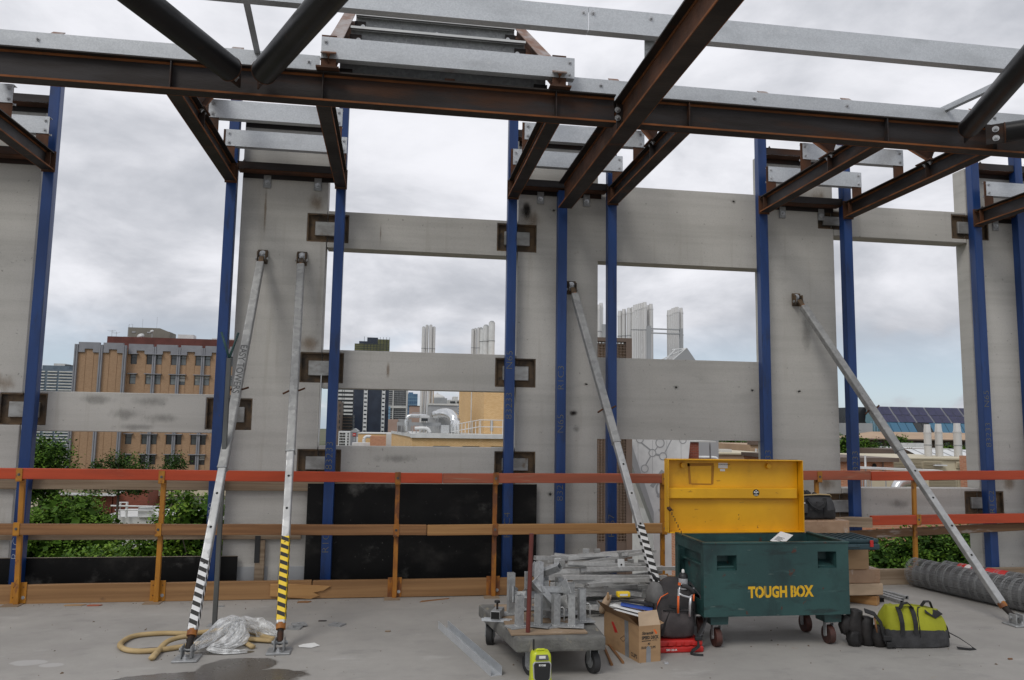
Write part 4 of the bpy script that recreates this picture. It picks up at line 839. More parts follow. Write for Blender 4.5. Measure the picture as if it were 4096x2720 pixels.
for i, (x, y, rz, hh) in enumerate(((.80, 5.16, .2, .26), (.93, 5.26, .1, .24), (1.04, 5.22, -.2, .24), (1.13, 5.20, .3, .22), (1.19, 5.12, -.1, .19), (1.10, 5.05, .2, .20), (1.01, 5.08, .0, .22))):
    bracket('upright galvanised bracket in the rear of the heap on the trolley', x, y, BZ+.006*(i % 3), rz, hh)
for lab, x, y, z, tl, rz in (('tilted bracket on top of the heap with its square mouth facing up', .955, 5.02, .42, (-.45, .35, 0), .4), ('bracket lying across the left side of the heap', .80, 5.00, .40, (1.5, .3, 0), 1.2), ('bracket tipped nose-down in the middle of the heap', .90, 4.93, .50, (2.5, -.5, 0), .6),
                            ('rust-flecked bracket leaning at the front of the heap', 1.0, 4.90, .33, (-1.2, .6, 0), -.3), ('bracket lying on its back at the right of the heap', 1.10, 5.0, .42, (1.4, -.6, 0), -.9), ('bracket on its side at the back of the heap', .98, 5.18, .49, (.9, .9, 0), .2)):
    bracket(lab, x, y, z, rz, .19, tl[:2])
for lab, x, y, rx, ry, rz in (('loose galvanised plate leaning in the middle of the heap', .97, 4.88, 1.2, .2, .5), ('loose galvanised plate standing on edge at the right of the heap', 1.07, 4.90, 1.35, -.3, -.6)):
    o = MB().box(-.05, .05, -.04, .04, -.003, .003).build('loose_plate', 'galv scuffed', None, local=True, bev=.001); o.location = (x, y, BZ+.12); o.rotation_euler = (rx, ry, rz); tag(o, lab, 'plate')
t = thing('rail_clamp', 'small clamp with a black star knob at the left of the trolley', 'clamp', (.70, 5.06, TZ), None, -.35)
MB().box(-.03, .03, -.07, .07, .02, .07).build('body', 'galv dull', t, local=True, bev=.003); MB().box(-.09, .09, -.055, -.045, .003, .02).box(-.08, .10, -.03, -.02, .003, .02).build('jaw', 'galv', t, local=True); MB().tube((0, -.01, .07), (0, -.01, .115), .007, 8).build('screw', 'steel flange', t, local=True)
MB().tube((0, -.01, .11), (0, -.01, .125), .02, 5).build('knob', 'black plastic', t, local=True, bev=.003); MB().box(-.026, .026, -.0712, -.0705, .024, .066).build('mouth', 'dark hole', t, local=True)
# pile of aluminium tubes behind the trolley
k = 0
bars = []
for i in range(45):
    x = R.uniform(1.50, 2.05); y = R.uniform(6.05, 6.62); z = .008+.0085*i+R.uniform(0, .01); ln = R.uniform(.55, .95); a = R.gauss(0, .2); tz = R.gauss(0, .06)
    d = Vector((math.cos(a), math.sin(a)*.7, tz)); p0 = Vector((x, y, z))-d*ln/2; p1 = Vector((x, y, z))+d*ln/2
    p0.z = max(p0.z, .003); p1.z = max(p1.z, .003)
    t = thing('galvanised_tube', ('%s galvanised square tube in the heap behind the trolley' % ('bottom-layer', 'middle-layer', 'top-layer')[i//15]), 'tube', p0[:], 'square tubes heaped behind the trolley')
    w = R.choice((.011, .014, .012, .016)); m = MB()
    for s0, s1, u0, u1 in ((-w, w, 0, .003), (-w, w, 2*w-.003, 2*w), (-w, -w+.003, .003, 2*w-.003), (w-.003, w, .003, 2*w-.003)): m.bar(p0, p1, s0, s1, u0, u1)
    m.build('tube', 'alu', t)
    if i % 2 == 0:
        q = p0+(p1-p0)*R.uniform(.05, .9); MB().bar(q-d*.025, q+d*.025, -w-.003, w+.003, -.004, 2*w+.03).build('clamp', 'galv scuffed', t, bev=.002)
    if i % 5 == 1:
        q = p0+(p1-p0)*R.uniform(.1, .9); MB().path([q, q+Vector((0, -.03, -.002)), q+Vector((.01, -.035, -.03)), q+Vector((.04, -.035, -.035))], .004, 6).build('hook', 'alu', t, smooth=True)
for lab, x, y, z, rx in (('white galvanised tab standing proud at the left of the tube heap', 1.36, 6.35, .36, .3), ('white galvanised tab standing proud in the middle of the tube heap', 1.85, 6.2, .37, -.2), ('white galvanised tab standing proud behind the tube heap', 1.66, 6.6, .40, .5)):
    t = thing('bracket_tab', lab, 'tab', (x, y, z)); o = MB().box(-.028, .028, -.003, .003, -.045, .045).build('plate', 'white metal', t, local=True, bev=.002); t.rotation_euler = (rx, 0, R.uniform(-.3, .3)); MB().tube((0, -.004, 0), (0, -.003, 0), .008, 10).build('hole', 'dark hole', t, local=True)
    
# ------------------------------------------------------------------ radio
t = thing('jobsite_radio', 'lime green and black jobsite radio with stub aerial in front of the trolley', 'radio', (.86, 4.44, 0))
rg = [sect(.86, 4.44, a, b, z, 28, 4.2) for a, b, z in ((.058, .048, .0), (.061, .052, .004), (.061, .052, .040), (.057, .048, .044))]
MB().loft(rg).build('battery_base', 'grey plastic', t, smooth='auto')
rg = [sect(.86, 4.44, a, b, z, 28, 4.2) for a, b, z in ((.059, .049, .042), (.062, .053, .055), (.058, .05, .075), (.056, .046, .19), (.052, .043, .205), (.045, .038, .215))]
MB().loft(rg).build('shell', 'lime plastic', t, smooth='auto')
MB().prism([(.818, .085), (.828, .068), (.892, .068), (.902, .085), (.906, .155), (.899, .165), (.821, .165), (.814, .155)], 4.384, 4.396, 'y').build('grille', 'black plastic', t, bev=.002)
MB().prism([(.812, .084), (.825, .062), (.895, .062), (.908, .084), (.912, .157), (.902, .17), (.818, .17), (.808, .157)], 4.388, 4.40, 'y').build('trim', 'silver', t, bev=.002)
MB().prism([(.822, .178), (.898, .178), (.892, .205), (.828, .205)], 4.386, 4.40, 'y').build('control_panel', 'ink grey', t, bev=.002); B('display', 'label white', t, .842, .878, 4.3845, 4.3855, .188, .202)
for x in (.828, .862): B('badge', 'silver', t, x, x+.030, 4.386, 4.389, .016, .028); 
text('RYOBI', .0135, (.86, 4.3832, .148), 'label white', t, 'lettering', bold=.0006, align='CENTER', ext=.0003); text('ONE+', .008, (.866, 4.3855, .019), 'ink', t, 'lettering', ext=.0003)
MB().tube((.823, 4.45, .205), (.822, 4.45, .275), .0052, 10).build('aerial', 'black plastic', t, smooth='auto'); MB().path([(.835, 4.44, .21), (.84, 4.44, .222), (.88, 4.44, .222), (.885, 4.44, .21)], .006, 8).build('handle', 'lime plastic', t, smooth=True)

# ------------------------------------------------------------------ carton of clips
t = thing('open_carton', 'open cardboard carton printed SPEED DECK, full of papers and rulers', 'carton', (1.645, 4.93, 0))
A_, B_, C_, D_ = (1.572, 4.885), (1.722, 4.915), (1.64, 5.36), (1.47, 5.33); HT = .222
m = MB(); 
def wall(a, b, z0, z1, oz=.0): m.add([(a[0], a[1], z0), (b[0], b[1], z0), (b[0], b[1], z1), (a[0], a[1], z1)], [(0, 1, 2, 3)])
for a, b in ((A_, B_), (B_, C_), (C_, D_), (D_, A_)): wall(a, b, 0, HT)
m.add([(*A_, .002), (*B_, .002), (*C_, .002), (*D_, .002)], [(0, 1, 2, 3)]).build('body', 'cardboard', t)
MB().add([(*A_, HT), (*B_, HT), (B_[0]-.012, B_[1]+.03, HT+.085), (A_[0]+.004, A_[1]+.03, HT+.08)], [(0, 1, 2, 3)]).build('flap', 'cardboard light', t)
MB().add([(*D_, HT), (*A_, HT), (A_[0]-.05, A_[1]+.05, HT+.045), (D_[0]-.06, D_[1]-.03, HT+.075)], [(0, 1, 2, 3)]).build('flap', 'cardboard', t)
MB().add([(*B_, HT), (*C_, HT), (C_[0]+.05, C_[1], HT+.03), (B_[0]+.04, B_[1]+.04, HT+.0)], [(0, 1, 2, 3)]).build('flap', 'cardboard', t)
fa = math.atan2(B_[1]-A_[1], B_[0]-A_[0]); fn = Vector((math.sin(fa), -math.cos(fa), 0)); fx = Vector((math.cos(fa), math.sin(fa), 0))
def onf(u, z, o=.0006): return Vector((A_[0], A_[1], 0))+fx*u+fn*o+Vector((0, 0, z))
FR = (math.pi/2, 0, fa)
text('Stramit', .026, onf(.02, .168), 'ink', t, 'lettering', FR, bold=.0008, shear=.25, ext=.0002, sx=1.05); text('SPEED DECK', .0265, onf(.02, .140), 'ink', t, 'lettering', FR, bold=.0011, ext=.0002, sx=.80)
B('x', 'ink', t, 0, .001, 0, .001, 0, .001) if 0 else None
_r = MB().add([onf(.02, .127), onf(.085, .127), onf(.085, .132), onf(.02, .132)], [(0, 1, 2, 3)]).build('printed_bar', 'ink', t, weld=False); text('ULTRA', .010, onf(.094, .1275), 'ink', t, 'lettering', FR, ext=.0002, sx=1.2)
text('40', .018, onf(.06, .105), 'ink', t, 'lettering', FR, bold=.0005, shear=.2, ext=.0002); text('FIXING CLIPS', .0205, onf(.015, .082), 'ink', t, 'lettering', FR, bold=.0004, shear=.25, ext=.0002, sx=.84)
MB().add([onf(.103, .195), onf(.113, .198), onf(.132, .172), onf(.12, .165)], [(0, 1, 2, 3)]).build('printed_arrow', 'orange plastic', t, weld=False)
MB().add([onf(.050, 0, .0012), onf(.083, 0, .0012), onf(.083, .085, .0012), onf(.066, .10, .0012), onf(.052, .088, .0012)], [(0, 1, 2, 3, 4)]).build('tape', 'duct tape', t, weld=False)
sa = math.atan2(A_[1]-D_[1], A_[0]-D_[0]); sn = Vector((math.sin(sa), -math.cos(sa), 0)); sxv = Vector((math.cos(sa), math.sin(sa), 0)); sL = (Vector(A_)-Vector(D_)).length
def ons(u, z, o=.0006): return Vector((D_[0], D_[1], 0))+sxv*u+sn*o+Vector((0, 0, z))
SR = (math.pi/2, 0, sa)
MB().add([ons(sL-.17, .0, .0012), ons(sL-.12, .0, .0012), ons(sL-.13, HT, .0012), ons(sL-.18, HT, .0012)], [(0, 1, 2, 3)]).build('tape', 'duct tape', t, weld=False)
text('CLIPS', .032, ons(sL-.10, .02), 'ink', t, 'lettering', SR, bold=.0006, ext=.0002, sx=1.0); MB().add([ons(.10, .17), ons(.13, .175), ons(.19, .12), ons(.15, .11)], [(0, 1, 2, 3)]).build('printed_arrow', 'red plastic', t, weld=False)
MB().path([ons(.22, .09), ons(.27, .12), ons(.30, .11), ons(.26, .08), ons(.22, .09)], .0012, 4).build('line_drawing', 'ink', t)
t = thing('paper_bundle', 'white and violet papers sticking out of the open carton', 'papers', (1.58, 5.1, .2)); MB().bar((1.50, 5.14, .27), (1.72, 4.98, .232), -.05, .05, -.0, .004, (.2, 0, 1)).build('sheet', 'white paper', t); MB().bar((1.49, 5.20, .285), (1.70, 5.06, .25), -.06, .06, -.0, .003, (.2, 0, 1)).build('sheet', 'label white', t)
t = tag(MB().bar((1.55, 5.20, .285), (1.74, 5.12, .262), -.035, .035, 0, .012, (.1, 0, 1)).build('ring_binder', 'blue plastic', None, org=(1.6, 5.15, .28)), 'blue folder lying on the papers in the open carton', 'folder')
tag(MB().bar((1.55, 5.24, .302), (1.76, 5.16, .285), -.028, .028, 0, .014, (.1, 0, 1)).build('black_ruler', 'black plastic', None, org=(1.6, 5.2, .29)), 'flat black bar lying on the blue folder in the carton', 'bar')
t = thing('laser_tool', 'small yellow instrument perched on top of the open carton', 'instrument', (1.59, 5.28, .30)); B('body', 'bright yellow', t, 1.545, 1.635, 5.26, 5.31, .318, .352, .008, seg=2); B('panel', 'label white', t, 1.56, 1.615, 5.2585, 5.2595, .328, .342)
t = thing('work_glove', 'striped fabric glove hanging over the back corner of the carton', 'glove', (1.45, 5.34, .2)); rg = [sect(1.45+.01*i, 5.33-.004*i, .026*s, .018*s, .20+.025*i, 12, 2.4, .002) for i, s in enumerate((.5, 1, 1.2, 1.15, 1, .7))]; MB().loft(rg).build('cuff', 'cardboard light', t, smooth=True); MB().path([(1.48, 5.32, .27), (1.49, 5.30, .31), (1.485, 5.29, .345)], [.012, .011, .007], 8).build('finger', 'cardboard', t, smooth=True)
for lab, p0, p1 in (('left of two rusty rods on the floor between trolley and carton', (1.385, 4.845, .009), (1.455, 5.33, .009)), ('right of two rusty rods on the floor between trolley and carton', (1.467, 4.88, .009), (1.50, 5.46, .009))):
    tag(MB().tube(p0, p1, .009, 12).build('timber_rod', 'rail timber', None, org=p0, smooth='auto'), lab, 'rod')

# ------------------------------------------------------------------ red case and backpack
t = thing('red_case', 'low red plastic case lettered SID 22-A under the backpack', 'tool case', (1.93, 5.2, 0))
MB().box(1.70, 2.075, 5.07, 5.36, .0, .040).box(1.705, 2.07, 5.075, 5.355, .041, .078).build('shell', 'red plastic', t, bev=.014, seg=3)
for i in range(6): B('rib', 'red plastic', t, 1.72+i*.055, 1.755+i*.055, 5.068, 5.0745, .045, .07, .002)
text('SID 22-A', .016, (1.815, 5.0685, .016), 'label white', t, 'lettering', bold=.0005, ext=.0003, sx=1.25)
t = thing('backpack', 'dark grey worn backpack with a hacksaw and bottle, standing on the red case', 'backpack', (1.93, 5.24, .08))
rg = []
for z, a, b, cx, cy in ((.081, .14, .085, 1.905, 5.235), (.10, .155, .10, 1.905, 5.235), (.13, .165, .108, 1.905, 5.238), (.16, .165, .112, 1.905, 5.24), (.20, .158, .112, 1.91, 5.245), (.24, .152, .114, 1.915, 5.25), (.275, .15, .11, 1.915, 5.255), (.31, .146, .105, 1.92, 5.26), (.34, .132, .10, 1.93, 5.268), (.37, .115, .09, 1.94, 5.275), (.40, .09, .075, 1.95, 5.285), (.425, .065, .055, 1.955, 5.29), (.44, .03, .025, 1.955, 5.30)):
    q_ = sect(cx-.01+.06*(.45-z)*0, cy, a*1.06, b*1.08, z, 48, 2.8, .002); n_ = len(q_)
    rg.append([(cx+(p[0]-cx)*(1+.045*math.sin(6.283*k/n_*4+z*31)+.035*math.sin(6.283*k/n_*7-z*47)), cy+(p[1]-cy)*(1+.05*math.sin(6.283*k/n_*5+z*40)), p[2]) for k, p in enumerate(q_)])
MB().loft(rg).build('body', 'pack fabric', t, smooth=True)
rg = [sect(1.915, 5.15, a, b, z, 24, 3.2, .003) for z, a, b in ((.085, .10, .035), (.10, .115, .05), (.18, .115, .055), (.25, .105, .045), (.262, .098, .035))]
MB().loft(rg).build('front_pocket', 'pack light', t, smooth=True); MB().path([(1.81, 5.115, .262), (1.86, 5.098, .266), (1.97, 5.096, .258), (2.02, 5.112, .250)], .005, 6).build('pocket_hem', 'black fabric', t, smooth=True)
rg = [sect(1.80, 5.235, a, b, z, 24, 2.6, .003, .2) for z, a, b in ((.27, .03, .05), (.30, .055, .075), (.35, .05, .07), (.40, .035, .05), (.42, .02, .03))]
MB().loft(rg).build('grey_pocket', 'pack grey', t, smooth=True)
MB().path([(1.775, 5.17, .17), (1.775, 5.155, .24), (1.785, 5.145, .30), (1.81, 5.15, .34), (1.86, 5.15, .365)], .0035, 6).build('piping', 'orange plastic', t, smooth=True)
for lab, pts in (('shoulder_strap', [(1.99, 5.22, .43), (2.05, 5.22, .41), (2.10, 5.20, .34), (2.13, 5.19, .24), (2.125, 5.17, .17), (2.08, 5.13, .115), (2.04, 5.10, .085)]), ('shoulder_strap', [(1.97, 5.25, .44), (2.03, 5.26, .43), (2.075, 5.27, .37), (2.085, 5.26, .26), (2.05, 5.2, .14)])):
    MB().strip(pts, .05, .009, (.2, 1, .1)).build(lab, 'charcoal fabric', t, smooth='auto')
MB().strip([(2.04, 5.085, .09), (2.03, 5.05, .045), (1.99, 5.045, .022), (1.965, 5.03, .006), (1.985, 5.0, .004), (2.035, 4.985, .004)], .022, .003, (0, .4, 1)).build('strap_tail', 'black fabric', t)
MB().strip([(2.03, 5.10, .16), (2.02, 5.08, .12), (2.035, 5.075, .09)], .02, .003, (1, .3, 0)).build('strap_tail', 'black fabric', t); B('buckle', 'black plastic', t, 2.015, 2.065, 5.065, 5.085, .075, .10, .004); B('clip', 'red plastic', t, 2.128, 2.138, 5.165, 5.175, .195, .207, .002)
MB().path([(1.83, 5.27, .40), (1.80, 5.25, .455), (1.79, 5.25, .465), (1.775, 5.25, .48)], [.012, .010, .010, .006], 8).path([(1.83, 5.27, .40), (1.78, 5.26, .405), (1.74, 5.26, .412)], [.009, .008, .004], 8).build('carry_handle', 'black rubber', t, smooth=True)
MB().strip([(1.80, 5.115, .10), (1.825, 5.105, .18), (1.86, 5.11, .25)], .018, .004, (1, .2, 0)).build('webbing', 'black fabric', t); MB().strip([(1.86, 5.135, .285), (1.92, 5.125, .275), (2.0, 5.125, .262)], .016, .004, (0, .3, 1)).build('webbing', 'black fabric', t)
# bottle
t = thing('drink_bottle', 'grey drink bottle with black cap in the top of the backpack', 'bottle', (1.985, 5.235, .40)); 
def lathe(prof, cx, cy, n=20): return [sect(cx, cy, r, r, z, n, 2.) for r, z in prof]
MB().loft(lathe([(.028, .38), (.031, .40), (.031, .448), (.029, .452)], 1.985, 5.20)).build('body', 'grey plastic', t, smooth='auto'); MB().loft(lathe([(.029, .452), (.032, .456), (.031, .47), (.024, .482), (.012, .487)], 1.985, 5.20)).build('cap', 'black plastic', t, smooth='auto'); MB().loft(lathe([(.009, .487), (.011, .492), (.009, .505), (.007, .51)], 1.985, 5.20)).build('spout', 'label white', t, smooth='auto')
# hacksaw
t = thing('hacksaw', 'silver and orange hacksaw strapped upright on the backpack', 'hacksaw', (1.95, 5.10, .3))
MB().path([(1.905, 5.09, .245), (1.908, 5.09, .33), (1.912, 5.09, .40), (1.925, 5.09, .437), (1.95, 5.09, .432)], .0085, 8).path([(1.912, 5.09, .375), (1.94, 5.09, .36), (1.985, 5.09, .348), (2.008, 5.09, .365), (2.016, 5.09, .41)], .0075, 8).path([(1.995, 5.09, .355), (1.988, 5.09, .30), (1.985, 5.09, .225)], .009, 8).build('frame', 'silver', t, smooth=True)
MB().path([(1.93, 5.088, .425), (1.965, 5.086, .418), (2.005, 5.088, .395), (2.01, 5.089, .375)], .0145, 10).build('grip', 'black rubber', t, smooth=True); MB().path([(1.904, 5.085, .25), (1.907, 5.085, .36)], .0075, 6).path([(2.012, 5.085, .325), (2.014, 5.085, .37)], .006, 6).build('orange_insert', 'orange plastic', t, smooth=True); MB().tube((1.914, 5.086, .428), (1.916, 5.086, .444), .009, 10).build('tension_knob', 'orange plastic', t)

# ------------------------------------------------------------------ lime bag and tool pouch
t = thing('lime_tool_bag', 'lime green and black open-top tool bag on the floor at the right', 'bag', (3.60, 5.12, 0))
cx, cy, rz_ = 3.615, 5.13, -.05
prof = ((.0, .225, .115), (.012, .235, .122), (.06, .232, .12), (.115, .226, .116), (.118, .226, .116), (.16, .222, .108), (.20, .212, .09), (.24, .198, .06), (.262, .188, .038))
rg = [sect(cx, cy-.0*z, a, b, z, 40, 4.0, .0035, rz_) for z, a, b in prof]
for q in rg[4:]:
    for i, p in enumerate(q):
        u = (p[0]-cx)/.22; q[i] = (p[0], p[1], p[2]-.035*(max(0, u-.05))**1.0*(p[2]/.26)+R.uniform(-.003, .003))
MB().loft(rg, mis=[0, 0, 0, 0, 1, 1, 1, 1]).build('body', ['charcoal fabric', 'lime fabric'], t, smooth='auto')
MB().add([(3.66, 5.045, .232), (3.73, 5.03, .19), (3.80, 5.05, .215), (3.79, 5.10, .235), (3.70, 5.10, .25)], [(0, 1, 2, 3, 4)]).build('mouth', 'black fabric', t)
for a in (-.155, -.055): MB().strip([(cx+a, cy-.128, .10), (cx+a+.005, cy-.118, .17), (cx+a+.012, cy-.09, .225), (cx+a+.02, cy-.05, .262)], .032, .004, (1, 0, 0)).build('webbing', 'black fabric', t)
MB().strip([(cx-.13, cy-.07, .255), (cx-.105, cy-.06, .285), (cx-.06, cy-.055, .29), (cx-.03, cy-.07, .255)], .028, .005, (0, 1, .2)).build('handle', 'black fabric', t); MB().strip([(cx+.08, cy, .25), (cx+.10, cy-.01, .285), (cx+.14, cy-.01, .285), (cx+.165, cy, .235)], .025, .005, (0, 1, .2)).build('handle', 'black fabric', t)
MB().path([(cx-.02, cy-.115, .01), (cx-.018, cy-.115, .12), (cx-.01, cy-.085, .22), (cx+.02, cy-.05, .255), (cx+.05, cy-.035, .25)], .0045, 6).path([(cx+.215, cy-.10, .06), (cx+.205, cy-.09, .13), (cx+.17, cy-.06, .20), (cx+.15, cy-.03, .235)], .0045, 6).build('piping', 'black fabric', t, smooth=True)
MB().strip([(cx+.215, cy-.08, .095), (cx+.28, cy-.11, .06), (cx+.33, cy-.15, .02), (cx+.335, cy-.18, .006), (cx+.29, cy-.185, .006), (cx+.22, cy-.16, .012)], .024, .003, (0, 1, .3)).build('strap_tail', 'black fabric', t)
t = thing('tool_pouch', 'black leather tool-belt pouches slumped against the lime bag', 'tool pouch', (3.26, 5.14, 0))
for x, y, a, b, z0, z1, e in ((3.205, 5.16, .058, .05, .0, .235, 2.4), (3.275, 5.13, .045, .045, .0, .19, 2.4), (3.335, 5.09, .042, .04, .0, .14, 2.6), (3.15, 5.17, .045, .04, .07, .19, 2.2), (3.17, 5.12, .04, .035, .0, .10, 2.4)):
    rg = [sect(x+.01*math.sin(i*2.1), y, a*s, b*s, z0+(z1-z0)*q, 20, e, .004) for i, (q, s) in enumerate(((0, .75), (.1, 1), (.45, 1.02), (.8, .92), (.95, .85), (1, .6)))]
    MB().loft(rg).build('pouch', 'leather', t, smooth=True)
MB().strip([(3.24, 5.09, .24), (3.30, 5.075, .22), (3.34, 5.06, .16), (3.345, 5.05, .10), (3.36, 5.04, .04), (3.42, 5.03, .015)], .04, .006, (.6, .6, .3)).build('belt', 'black fabric', t); B('buckle', 'black plastic', t, 3.335, 3.39, 5.025, 5.045, .05, .085, .004); B('buckle', 'black plastic', t, 3.35, 3.40, 5.01, 5.03, .012, .045, .004)
MB().path([(3.30, 5.07, .20), (3.305, 5.065, .14), (3.31, 5.06, .10)], .007, 6).build('hammer_loop', 'rail timber', t, smooth=True)

# ------------------------------------------------------------------ rolls of welded mesh
def roll(label, p0, p1, r, nr, red):
    a, b = Vector(p0), Vector(p1); d = (b-a).normalized(); L = (b-a).length; t = thing('mesh_roll', label, 'mesh roll', (a.x, a.y, 0)); e = d.cross(Vector((0, 0, 1))).normalized(); f = e.cross(d)
    m = MB()
    for layer, n in ((r, 54), (r*.9, 46), (r*.76, 36)):
        for i in range(n):
            t_ = 2*math.pi*(i+R.uniform(-.35, .35))/n; rr = layer*R.uniform(.97, 1.0); o = e*math.cos(t_)*rr+f*math.sin(t_)*rr
            sk = R.uniform(-.04, .04); o2 = e*math.cos(t_+sk)*rr+f*math.sin(t_+sk)*rr
            m.tube(a+o, b+o2, .002, 4, cap=False)
    stuff(m.build('line_wire', 'wire grey', t, weld=False, smooth=True))
    for i in range(nr):
        c = a+d*(L*(i+.1)/(nr-.8)); mm = MB()
        for w in range(4):
            cc = c+d*(w-1.5)*.008+d*R.uniform(-.006, .006); rr = r*R.uniform(.98, 1.03)
            mm.path([cc+e*math.cos(2*math.pi*k_/26)*rr+f*math.sin(2*math.pi*k_/26)*rr for k_ in range(26)], .0016, 4, closed=True)
        mm.build('ring_wire', 'galv dull', t, weld=False, smooth=True)
    MB().tube(a+d*.02, b-d*.02, r*.5, 18).build('shade_core', 'galv dull', t, smooth='auto')  # solid core added to stand for shade inside the roll
    for q0, q1, a0, a1, mt in red:
        m = MB(); n = 8; P = []
        for w, q in enumerate((q0, q1)): P += [a+d*L*q+(e*math.cos(a0+(a1-a0)*i/n)+f*math.sin(a0+(a1-a0)*i/n))*(r*1.012) for i in range(n+1)]
        m.add(P, [(i, i+1, i+n+2, i+n+1) for i in range(n)]).build('label', mt, t, weld=False, smooth=True)
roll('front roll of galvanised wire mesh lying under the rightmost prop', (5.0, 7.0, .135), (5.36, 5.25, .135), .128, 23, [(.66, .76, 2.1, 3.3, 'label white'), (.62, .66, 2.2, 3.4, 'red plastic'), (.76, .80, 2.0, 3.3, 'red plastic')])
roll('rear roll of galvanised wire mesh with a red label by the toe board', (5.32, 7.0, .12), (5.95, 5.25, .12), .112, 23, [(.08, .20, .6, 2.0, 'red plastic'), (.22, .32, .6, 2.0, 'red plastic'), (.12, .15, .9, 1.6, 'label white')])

# ------------------------------------------------------------------ litter on the slab
t = thing('steel_channel', 'bare galvanised channel offcut lying on the floor left of the trolley', 'channel', (.52, 5.25, 0))
p0, p1 = (.652, 4.725, 0), (.413, 5.845, 0); MB().bar(p0, p1, -.036, .036, 0, .0025).bar(p0, p1, -.036, -.0335, .0025, .052).bar(p0, p1, .0335, .036, .0025, .052).build('channel', 'galv', t)
def smooth_path(pts, n=6):
    P = [Vector(p) for p in pts]; o = []
    for i in range(len(P)-1):
        a, b, c, d = P[max(i-1, 0)], P[i], P[i+1], P[min(i+2, len(P)-1)]
        for k in range(n):
            t_ = k/n; o.append(.5*((2*b)+(c-a)*t_+(2*a-5*b+4*c-d)*t_*t_+(3*b-a-3*c+d)*t_**3))
    return o+[P[-1]]
t = thing('foam_hose', 'flat tan foam strip looped on the floor behind the two props', 'foam strip', (-1.3, 5.5, 0))
MB().path(smooth_path([(-1.40, 5.22, .018), (-1.405, 5.42, .022), (-1.38, 5.50, .045), (-1.30, 5.58, .05), (-1.25, 5.60, .03)]), .02, 8, (.021, .015)).path(smooth_path([(-1.12, 5.58, .016), (-1.30, 5.46, .016), (-1.46, 5.39, .016), (-1.60, 5.42, .016), (-1.69, 5.56, .016), (-1.67, 5.76, .016), (-1.50, 5.82, .016), (-1.30, 5.80, .016), (-1.10, 5.86, .02), (-.95, 5.84, .016), (-.80, 5.66, .016), (-.735, 5.60, .016)]), .02, 8, (.019, .016)).build('strip', 'foam hose', t, smooth=True)
MB().path(smooth_path([(-.735, 5.56, .016), (-.90, 5.62, .016), (-1.0, 5.70, .016)]), .02, 8, (.030, .014)).path(smooth_path([(-.84, 5.42, .016), (-.92, 5.55, .018), (-1.0, 5.68, .03)]), .02, 8, (.021, .014)).build('strip_end', 'foam hose', t, smooth=True)
B('black_sleeve', 'black rubber', t, -1.29, -1.19, 5.585, 5.615, .02, .045)
# crumpled plastic film
t = thing('plastic_film', 'crumpled clear plastic film heaped between the two props', 'plastic film', (-1.0, 5.55, 0))
def crumple(pts, rads, seed, n=44, amp=.5):
    rr = random.Random(seed); P = smooth_path(pts, 7); N = len(P); rg = []
    ph = [rr.uniform(0, 6.28) for _ in range(6)]
    for i, p in enumerate(P):
        u = i/(N-1)*(len(rads)-1); k = min(int(u), len(rads)-2); r_ = rads[k]+(rads[k+1]-rads[k])*(u-k)
        d = (P[min(i+1, N-1)]-P[max(i-1, 0)]).normalized(); e = d.cross(Vector((0, 0, 1))).normalized(); f = e.cross(d); ring = []
        for q in range(n):
            a = 2*math.pi*q/n; s = 1+amp*(.5*math.sin(3*a+ph[0]+i*.25)+.4*math.sin(5*a+ph[1]-i*.4)+.35*math.sin(11*a+ph[2]+i*.3))+rr.uniform(-.03, .03)
            v = p+e*math.cos(a)*r_*s+f*math.sin(a)*r_*s*.75; v.z = max(v.z, .004+rr.uniform(0, .002)); ring.append(v)
        rg.append(ring)
    return rg
for sd_, pts, rd in ((1, [(-1.19, 5.42, .02), (-1.13, 5.48, .06), (-1.06, 5.55, .12), (-1.0, 5.62, .13), (-.97, 5.60, .08), (-.98, 5.55, .03)], (.03, .05, .06, .055, .05, .03)), (2, [(-1.0, 5.62, .13), (-.93, 5.70, .09), (-.85, 5.74, .06), (-.76, 5.70, .04), (-.72, 5.66, .03)], (.04, .06, .07, .06, .03)), (3, [(-1.0, 5.60, .12), (-.99, 5.52, .07), (-1.02, 5.44, .035), (-1.09, 5.38, .02), (-1.0, 5.33, .012), (-.86, 5.34, .012)], (.045, .05, .04, .025, .02, .012)), (4, [(-.96, 5.61, .12), (-.93, 5.52, .06), (-.95, 5.44, .03), (-1.0, 5.38, .02)], (.03, .045, .03, .015))):
    MB().loft(crumple(pts, [q*.85 for q in rd], sd_)).build('film_fold', 'film', t, smooth=True)
for lab, x, y, rz, z in (('upper of two stacked galvanised washers beside the yellow-taped prop', -.615, 5.99, .3, .0105), ('lower of two stacked galvanised washers beside the yellow-taped prop', -.64, 5.93, -.2, 0), ('single galvanised square washer lying right of the props', -.345, 6.0, -.5, 0)):
    t = thing('square_washer', lab, 'washer', (x, y, z), None, rz); MB().relief(-.05, .05, -.04, .04, 0, .010, [(-.011, .011, -.011, .011, None)]).build('plate', 'galv dull', t, local=True); t.rotation_euler = (math.pi/2, 0, rz); t.location.z += .010; t.rotation_euler = (-math.pi/2, 0, rz)
t = MB().add([(-.55, 5.43, .004), (-.47, 5.41, .004), (-.42, 5.46, .004), (-.46, 5.50, .012), (-.53, 5.49, .008), (-.56, 5.47, .004)], [(0, 1, 2, 3, 4, 5)]); tag(t.build('paper_scrap', 'label white', None, org=(-.5, 5.45, 0)), 'torn scrap of white paper on the floor right of the props', 'paper')
